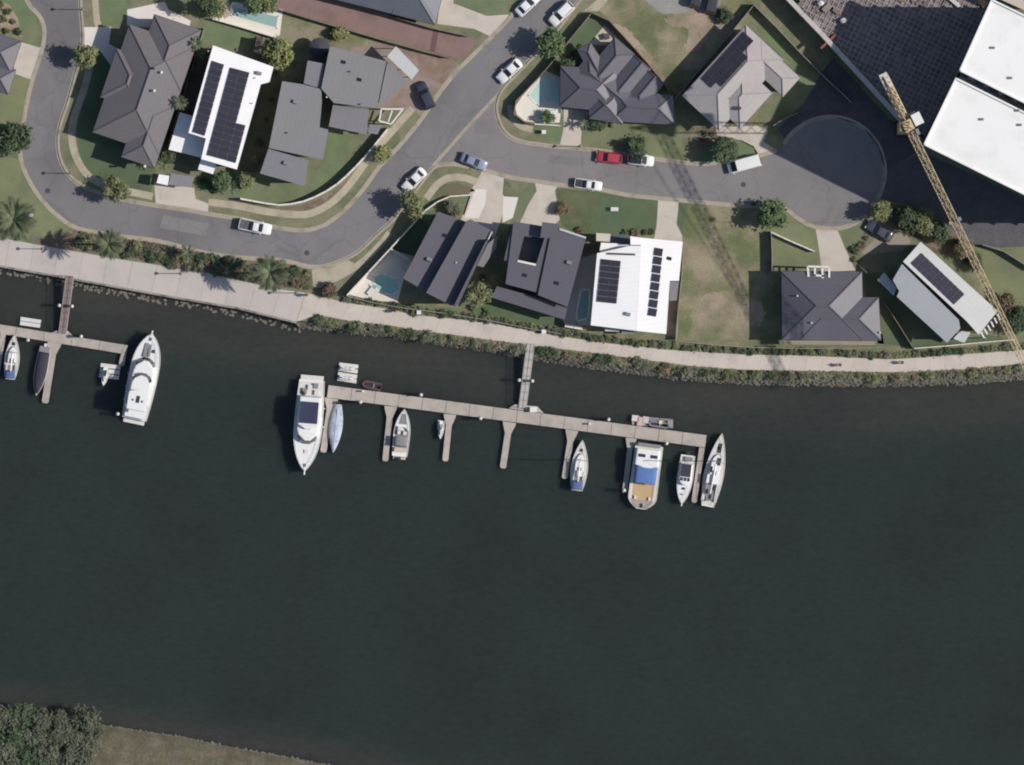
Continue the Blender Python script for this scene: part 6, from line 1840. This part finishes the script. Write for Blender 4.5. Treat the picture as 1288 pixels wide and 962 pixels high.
T = [('olive tree on the verge casting a round shadow on the western street', 108, 70, 13.5, 3.2, L_olive), ('leafy olive tree on the footpath corner below the brown house', 145, 238, 15, 2.9, L_olive),
     ('round green street tree beside the diagonal street near the top', 693, 53, 16, 3.6, L_green), ('small lime green tree on the verge by the white garden wall', 481, 193, 10.5, 2.0, L_lime),
     ('green street tree at the corner above the dark corner house', 517, 256, 15, 3.4, L_olive), ('dense dark green tree on the kerb of the vacant lot', 971, 270, 17, 2.9, L_green),
     ('small dark tree on the verge above the white car with glass roof', 802, 185, 12, 1.9, L_dark), ('dark green tree in front of the tan house', 911, 190, 15, 2.9, L_dark),
     ('small tree on the kerb of the turning head beside the dark car', 1109, 265, 11.5, 2.9, L_olive), ('large dark green tree at the left edge beside the western street', 14, 176, 21, 3.2, L_dark),
     ('yellow green feathery tree behind the white house', 351, 66, 17, 2.8, L_lime), ('slender pale green tree between the two dark waterfront houses', 603, 370, 12, 3.0, L_olive),
     ('small tree in the front garden of the white house', 279, 226, 11, 2.2, L_green), ('pale shrub tree at the front corner of the white house', 309, 226, 10, 2.0, L_olive),
     ('dark tall tree cut by the top edge beside the pool', 262, 4, 13, 5.2, L_dark), ('olive tree at the top edge between the pool and brown house', 272, 10, 11, 2.6, L_olive),
     ('green bush overhanging the top of the teal pool', 322, 1, 14, 2.0, L_green), ('second bush overhanging the right of the teal pool', 338, 5, 10, 1.8, L_olive),
     ('dark tree in the shade right of the dark car', 1143, 275, 15, 2.6, L_dark), ('olive tree in the shaded garden beside the crane jib', 1164, 279, 13, 2.4, L_olive),
     ('dark bush in the garden above the pale metal roof', 1181, 292, 12, 1.8, L_dark), ('brownish bush right of the pale metal roof', 1212, 312, 11, 1.6, L_brown),
     ('dark reddish tree on the lawn right of the crane jib', 1266, 380, 11, 2.0, L_brown), ('dark green tree at the right edge below the eastern lawn', 1280, 402, 15, 2.4, L_dark),
     ('dark bush beside the house on the eastern lawn edge', 1228, 330, 10, 1.6, L_dark), ('bushy green tree beside the pool corner fence', 713, 84, 10, 1.9, L_dark),
     ('green shrub tree below the corner pool deck', 689, 147, 8, 1.3, L_green), ('dark shrub tree against the front of the dark tiled house', 752, 155, 9, 1.5, L_dark),
     ('green tree in the side yard north of the white house', 252, 68, 9, 2.2, L_olive), ('dark tree squeezed between the brown and white houses', 232, 98, 9, 2.4, L_dark),
     ('dark bush at the south corner between brown and white houses', 213, 196, 9, 2.0, L_dark), ('small bush beside the driveway of the second dark waterfront house', 708, 262, 8, 1.0, L_brown),
     ('brown bush at the left end of the waterfront hedge', 414, 364, 9, 1.0, L_brown), ('yellow flowering bush behind the grey house', 428, 42, 9, 1.1, L_lime),
     ('pale bush in front of the dark corner house', 570, 262, 9, 1.0, L_grey), ('dark bush at the top of the bare lot', 912, 20, 9, 1.0, L_dark)]
for t in T: tree(*t, stretch=1.35 if t[1] == 603 else 1.0)
# mangrove on the far bank
MG = [(8, 905, 15), (30, 900, 14), (52, 908, 15), (78, 906, 12), (106, 906, 16), (14, 928, 18), (42, 930, 16), (70, 926, 15), (92, 924, 13), (120, 918, 11), (8, 952, 18), (34, 954, 17), (60, 950, 18), (86, 948, 14), (112, 938, 12), (50, 968, 16), (80, 968, 15), (-14, 915, 16), (-12, 945, 18), (104, 962, 12)]
for i, (x, y, r) in enumerate(MG):
    tree('leafy tree of the thicket on the far bank in the bottom left corner', x, y, r, 1.9 + .02 * r, (L_mang, L_dark, L_mang, L_dark)[(i * 7) % 4] if x < 70 else L_mang, 'mangrove_tree', 'thicket on the far bank', .8)

# palms: every frond a part
def frond_mesh(kind):
    key = ('frond', kind)
    if key in CROWN: return CROWN[key]
    mb = MB(); n = 14
    for i in range(n):
        t = i / (n - 1); x = .1 + .9 * t; z = .18 * math.sin(t * 2.6) - .30 * t * t
        t2 = min(1, t + .08); x2 = .1 + .9 * t2; z2 = .18 * math.sin(t2 * 2.6) - .30 * t2 * t2
        mb.add([(x, -.012, z), (x2, -.010, z2), (x2, .010, z2), (x, .012, z)], [(0, 1, 2, 3)])
        if i == 0: continue
        l = .28 * math.sin(math.pi * (.12 + .84 * t)) + .06
        for sd in (1, -1):
            tip = (x + l * .75, sd * l * .72, z - l * .22)
            mb.add([(x - .04, sd * .01, z), (x + .045, sd * .01, z + .004), tip], [(0, 1, 2)])
    CROWN[key] = mb.mesh('frond', L_palm, fix=False)
    return CROWN[key]
def palm(label, px, py, r_px, h, n=22, seed=1, group='palms along the promenade'):
    rnd = random.Random(seed); p = W(px, py, h); r = r_px / PXM
    root = thing('palm_tree', label, 'palm', (p.x, p.y, 0), 0, group)
    mb = MB(); k = 7
    for i in range(k):
        mb.tube((0, 0, h * i / k - (.05 if i == 0 else 0)), (0, 0, h * (i + 1) / k), .2 - .012 * i, 8, .17 - .012 * i)
    mb.build('trunk', M_stem, root, world=False)
    MB().dome((0, 0, h - .1), .28, .28, .35, 8, 3).build('crown_shaft', L_palm, root, smooth=True, world=False)
    for i in range(n):
        o = link('frond', frond_mesh('a'), root, (0, 0, h + .1))
        up = rnd.choice((-.15, .1, .35, .6)) if i % 3 else .75
        o.rotation_euler = (rnd.uniform(-.2, .2), -up * .8, i * 2.39996 + rnd.uniform(-.1, .1))
        s = r * rnd.uniform(.95, 1.15) * (1.0 if up < .5 else .85); o.scale = (s, s, s)
palm('big palm in the garden bed below the street with a star shaped shadow', 340, 343, 22, 6.7, 48, 3)
palm('palm on the promenade edge right of the first star shadow', 137, 307, 18, 7.2, 38, 4)
palm('large spreading palm at the left edge above the promenade', 18, 276, 26, 4.5, 46, 5)
palm('small palm in the middle of the long garden bed', 236, 317, 10, 2.4, 16, 6)
palm('small palm beside the brown roof at the middle of the side yard', 226, 128, 10, 5.2, 14, 7, 'garden palms')
palm('small palm at the north end of the side yard of the brown house', 247, 54, 9, 5.0, 14, 8, 'garden palms')
palm('small palm at the front corner of the brown house', 205, 205, 10, 2.6, 14, 9, 'garden palms')
palm('low palm beside the driveway of the dark tiled house', 735, 156, 9, 1.6, 14, 10, 'garden palms')
palm('low palm at the front garden wall of the white house', 291, 236, 10, 1.8, 14, 11, 'garden palms')
palm('small palm at the lower edge of the corner lawn near the promenade', 3, 283, 14, 3.0, 18, 12)

# shrubs: many alike, each its own thing
def shrub(px, py, r_px, m, label, group, hscale=.75, var=0):
    p = W(px, py, .4); r = r_px / PXM
    o = link('shrub', crown('shrub', var % 4, m, 420, 9, .17, .7), None, (p.x, p.y, r * .55), random.uniform(0, 6.28))
    o.scale = (r * 1.1, r * 1.1, r * hscale)
    return tag(o, label, 'shrub', group)
rs = random.Random(21)
lineA = offset_line(resample(path_bottom[1:-1], 9.0), 5.5)
for i, (x, y) in enumerate(lineA):
    if 654 < x < 676 or 1126 < x < 1146 or x > 1295 or rs.random() < .06: continue
    for k in range(1):
        m_ = rs.choice((L_olive, L_grey, L_dark, L_dark, L_brown, L_grey, L_dark, L_grey, L_olive))
        shrub(x + rs.uniform(-3, 3), y + rs.uniform(-1, 3.5), rs.choice((rs.uniform(2.6, 4.5), rs.uniform(4.2, 6.5), rs.uniform(6, 8))), m_, 'low mixed shrub in the planted row between the path and the water', 'shrubs on the water side of the path', .7, i + k)
lineB = offset_line(resample(path_top[2:-1], 9.5), -5.0)
for i, (x, y) in enumerate(lineB):
    if x > 1295 or rs.random() < .07 or 476 < x < 492: continue
    m_ = rs.choice((L_olive, L_dark, L_dark, L_dark, L_grey, L_grey))
    shrub(x + rs.uniform(-2, 2), y + rs.uniform(-1.5, 1.5), rs.uniform(3.8, 6.2), m_, 'low mixed shrub in the hedge row between the path and the house fences', 'shrubs on the house side of the path', .8, i)
# low ground cover between the shrubs: nobody could count it
def ground_cover(name, label, line, w, n, m, hmax=.3, wid=.16):
    vs, fs = [], []
    for i in range(n):
        k = rs.randrange(len(line) - 1); t = rs.random()
        x = line[k][0] + (line[k + 1][0] - line[k][0]) * t + rs.uniform(-1, 1); y = line[k][1] + (line[k + 1][1] - line[k][1]) * t + rs.triangular(-w, w, 0)
        if 660 < x < 674 and y > 420: continue
        c = W(x, y, rs.uniform(.05, hmax)); a = rs.uniform(0, 6.283); tl = rs.uniform(-.12, .12); s = wid * rs.uniform(.5, 1.3)
        u = Vector((math.cos(a), math.sin(a), tl)) * s; v = Vector((-math.sin(a), math.cos(a), rs.uniform(-.3, .3))) * s * .5
        j = len(vs); vs += [c - u, c - v, c + u, c + v]; fs.append((j, j + 1, j + 2, j + 3))
    o = MB().add(vs, fs).build(name, m, fix=False)
    return tag(o, label, 'ground cover', kind='stuff')
L_straw = leafmat('dry_ground_cover', (138, 133, 108), (108, 110, 84), 0)
L_bed = leafmat('mixed_ground_cover', (98, 96, 76), (112, 100, 84), 0)
ground_cover('ground_cover', 'straggly dry ground cover between the path and the water', offset_line(resample(path_bottom[1:-1], 12), 6), 7, 9000, L_straw)
ground_cover('ground_cover', 'straggly green ground cover between the path and the house fences', offset_line(resample(path_top[2:-1], 12), -5), 4.5, 6500, L_olive)
ground_cover('ground_cover', 'mixed low ground cover in the promenade garden bed', resample([(100, 301), (150, 310), (200, 317), (250, 328), (300, 341), (350, 347), (390, 354)], 12), 12, 8000, L_bed, .4, .2)
# garden bed below the street
for i in range(66):
    t = rs.random(); x = 100 + 292 * t
    y0 = 291 + (x - 94) * .155; y = y0 + rs.uniform(6, 24) * (1 if x > 150 else .7)
    shrub(x, y, rs.uniform(4.5, 8), rs.choice((L_brown, L_olive, L_dark, L_grey, L_dark, L_grey, L_dark)), 'low shrub in the mulched garden bed between the street and the promenade', 'shrubs of the promenade garden bed', .75, i)
# garden shrubs round houses
G = [(218, 150), (222, 140), (226, 112), (238, 84), (242, 76), (210, 170), (206, 182), (246, 60), (262, 232), (270, 238), (254, 228), (300, 238), (316, 214), (320, 200), (326, 180), (334, 150), (340, 126), (346, 108), (342, 92),
     (590, 352), (596, 386), (608, 350), (612, 392), (742, 300), (738, 312), (720, 294), (728, 290), (812, 290), (820, 292), (800, 292), (786, 292), (1090, 300), (1084, 308), (1078, 316), (1074, 326), (1070, 312),
     (1194, 300), (1202, 306), (1170, 296), (1156, 290), (1132, 268), (1124, 262), (1216, 330), (1240, 352), (1222, 322), (1246, 366), (716, 70), (722, 66), (730, 58), (700, 86), (760, 158), (770, 156), (884, 176), (896, 170), (888, 168), (904, 176),
     (10, 14), (4, 24), (16, 28), (8, 40), (2, 6), (24, 40), (560, 256), (576, 256), (586, 258), (552, 262), (470, 382), (456, 379), (446, 376), (484, 385), (352, 92), (358, 84), (346, 76), (338, 72), (362, 72), (408, 246), (392, 250), (372, 254)]
for i, (x, y) in enumerate(G[:64]):
    shrub(x + rs.uniform(-1, 1), y + rs.uniform(-1, 1), rs.uniform(3.2, 6), rs.choice((L_dark, L_olive, L_green, L_dark, L_brown)), 'low garden shrub planted close to a house or its fence', 'garden shrubs around the houses', .85, i)

# ---------------------------------------------------------------- lamp posts
M_post = mat('lamp_post', (120, 118, 116), rough=.5, var=.05)
def lamp_post(label, px, py, h, arm):
    p = W(px, py)
    root = thing('street_lamp', label, 'lamp', p, 0, 'street and promenade lamps')
    MB().tube((0, 0, -.02), (0, 0, h), .075, 8, .05).build('pole', M_post, root, world=False)
    MB().box((0, 0, .12), (.3, .3, .24)).build('base', M_post, root, world=False)
    if arm:
        MB().tube((0, 0, h - .06), (-.75, 0, h + .12), .035, 6).build('arm', M_post, root, world=False)
        MB().box((-.95, 0, h + .14), (.55, .24, .1)).build('lamp_head', M_post, root, world=False)
    else:
        MB().tube((0, 0, h), (0, 0, h + .3), .12, 8, .26).dome((0, 0, h + .3), .28, .28, .14, 8, 3).build('lamp_head', M_post, root, world=False)
lamp_post('street lamp beside the footpath at the top of the western street', 105, 12, 4.0, False)
lamp_post('street lamp on the verge of the western street bend', 90, 218, 3.6, False)
lamp_post('promenade lamp at the far left above the left dock', 54, 313, 3.3, False)
lamp_post('promenade lamp in the middle of the wide promenade', 228, 344, 3.3, False)
lamp_post('promenade lamp near the right end of the wide promenade', 373, 368.5, 3.6, False)
lamp_post('street lamp on the driveway corner of the dark tiled house', 730, 184, 3.4, False)

# ---------------------------------------------------------------- people on the path (small in the picture, whole figures)
M_skin = mat('skin', (200, 160, 136), var=.03)
M_hair = mat('dark_hair', (66, 54, 48), var=.1)
def person(label, px, py, ang, top_rgb, leg_rgb, stride=.22):
    p = W(px, py, .035)
    root = thing('person', label, 'person', p, ang)
    J = {'pelvis': (0, 0, .95), 'waist': (.01, 0, 1.1), 'chest': (.02, 0, 1.32), 'neck': (.02, 0, 1.48), 'head': (.04, 0, 1.62), 'crown': (.035, 0, 1.73),
         'lh': (0, .1, .92), 'lk': (stride * .7, .11, .5), 'la': (stride, .11, .08), 'lt': (stride + .17, .12, .04), 'rh': (0, -.1, .92), 'rk': (-stride * .3, -.11, .5), 'ra': (-stride * 1.2, -.11, .12), 'rt': (-stride * 1.2 + .15, -.12, .04),
         'ls': (.02, .19, 1.42), 'le': (-.1, .25, 1.14), 'lw': (-.02, .25, .9), 'lf': (.02, .25, .80), 'rs': (.02, -.19, 1.42), 're': (.06, -.25, 1.14), 'rw': (.22, -.23, .96), 'rf': (.3, -.22, .90)}
    rad = {'pelvis': .15, 'waist': .13, 'chest': .155, 'neck': .055, 'head': .10, 'crown': .075, 'lh': .09, 'lk': .062, 'la': .042, 'lt': .04, 'rh': .09, 'rk': .062, 'ra': .042, 'rt': .04, 'ls': .065, 'le': .045, 'lw': .032, 'lf': .036, 'rs': .065, 're': .045, 'rw': .032, 'rf': .036}
    E = [('pelvis', 'waist'), ('waist', 'chest'), ('chest', 'neck'), ('neck', 'head'), ('head', 'crown'), ('pelvis', 'lh'), ('lh', 'lk'), ('lk', 'la'), ('la', 'lt'), ('pelvis', 'rh'), ('rh', 'rk'), ('rk', 'ra'), ('ra', 'rt'),
         ('chest', 'ls'), ('ls', 'le'), ('le', 'lw'), ('lw', 'lf'), ('chest', 'rs'), ('rs', 're'), ('re', 'rw'), ('rw', 'rf')]
    names = list(J); me = bpy.data.meshes.new('body'); me.from_pydata([J[n] for n in names], [(names.index(a), names.index(b)) for a, b in E], [])
    me.materials.append(M_skin)
    o = link('body', me, root)
    sk = o.modifiers.new('skin', 'SKIN')
    for i, n in enumerate(names):
        v = me.skin_vertices[0].data[i]; v.radius = (rad[n], rad[n]); v.use_root = (n == 'pelvis')
    o.modifiers.new('sub', 'SUBSURF').levels = 1
    mt = mat('cloth_%d_%d_%d' % top_rgb, top_rgb, var=.06); ml = mat('cloth_%d_%d_%d' % leg_rgb, leg_rgb, var=.06)
    rings = [[(x + r * .82 * math.cos(a), r * 1.15 * math.sin(a), z) for a in [k * .5236 for k in range(12)]] for x, r, z in ((0, .18, .92), (.01, .165, 1.08), (.02, .19, 1.3), (.02, .17, 1.42), (.02, .075, 1.5))]
    MB().loft(rings).build('shirt', mt, root, smooth=True, world=False)
    for a, b in (('ls', 'le'), ('rs', 're')):
        MB().tube(J[a], Vector(J[a]).lerp(Vector(J[b]), .7), .085, 8, .07).build('sleeve', mt, root, smooth=True, world=False)
    for a, b, c in (('lh', 'lk', 'la'), ('rh', 'rk', 'ra')):
        mb = MB().tube(J[a], J[b], .115, 8, .085); mb.tube(J[b], J[c], .085, 8, .065); mb.build('trouser_leg', ml, root, smooth=True, world=False)
    MB().dome((.025, 0, 1.64), .125, .115, .13, 10, 4).build('hair', M_hair, root, smooth=True, world=False)
    return root
person('person in a red shirt walking on the promenade near its right end', 386, 371, R(170), (168, 62, 58), (60, 60, 70))
person('person in dark clothes walking on the path below the corner pool', 497, 391, R(-20), (70, 62, 66), (56, 54, 60))
person('person in dark clothes walking on the path below the hip roof house', 1057, 459, R(180), (66, 60, 58), (50, 50, 58))
person('person in grey clothes walking on the path near the small landing', 1135, 456, R(5), (96, 92, 90), (60, 58, 62))

# ---------------------------------------------------------------- small garden things
def slatted_table(label, px, py, w, l, rz, m, z=.0):
    p = W(px, py, z)
    root = thing('garden_table', label, 'table', p, rz)
    for i in range(5):
        MB().box((0, (i - 2) * l / 5, .74), (w, l / 5 * .88, .04)).build('slat', m, root, world=False)
    for sx in (-1, 1):
        for sy in (-1, 1): MB().box((sx * w * .42, sy * l * .4, .36), (.07, .07, .72)).build('leg', m, root, world=False)
slatted_table('small white garden table on the green lawn above the white waterfront house', 773, 263, 1.2, .6, R(0), M_trim)
slatted_table('dark garden table on the triangular patio of the dark tiled house', 763, 46, .9, .9, R(20), M_fascia)
def lounger(label, px, py, rz, m):
    p = W(px, py, .02)
    root = thing('sun_lounger', label, 'lounger', p, rz, 'pool loungers')
    MB().box((0, 0, .32), (1.25, .62, .1)).build('seat', m, root, world=False)
    MB().add([(.63, -.31, .3), (.63, .31, .3), (1.15, .31, .72), (1.15, -.31, .72), (.63, -.31, .38), (.63, .31, .38), (1.12, .31, .8), (1.12, -.31, .8)], [(0, 1, 2, 3), (7, 6, 5, 4), (0, 4, 5, 1), (1, 5, 6, 2), (2, 6, 7, 3), (3, 7, 4, 0)]).build('backrest', m, root, world=False)
    for sx in (-.5, .55):
        for sy in (-.25, .25): MB().box((sx, sy, .14), (.05, .05, .26)).build('leg', M_alu, root, world=False)
lounger('white lounger nearest the house on the corner pool deck', 697, 141, R(10), M_trim)
lounger('white lounger beside the potted bush on the corner pool deck', 676, 150, R(-30), M_trim)
lounger('pale lounger beside the round-ended teal pool', 466, 366, R(50), M_gelo)
def bin_(label, px, py, m, rz=0):
    p = W(px, py, .01)
    root = thing('wheelie_bin', label, 'bin', p, rz)
    MB().loft([[(-.25, -.22, .05), (.25, -.22, .05), (.25, .22, .05), (-.25, .22, .05)], [(-.3, -.27, .95), (.3, -.27, .95), (.3, .27, .95), (-.3, .27, .95)]]).build('body', m, root, world=False)
    MB().box((0, 0, .99), (.66, .6, .07)).build('lid', m, root, world=False)
    for s in (-.24, .24): MB().tube((-.27, s - .03, .1), (-.27, s + .03, .1), .1, 8).build('wheel', M_tyre, root, world=False)
bin_('dark bin at the kerb below the cul de sac tree', 948, 256, M_fascia)
bin_('white marker box on the path verge below the dark corner house', 527, 393, M_trim)
bin_('white marker box in the hedge below the second dark waterfront house', 684, 417, M_trim)
bin_('pale marker box on the corner lawn near the large palm', 39, 271, M_trim)
bin_('pale marker box on the little lawn below the corner pool', 684, 166, M_trim)
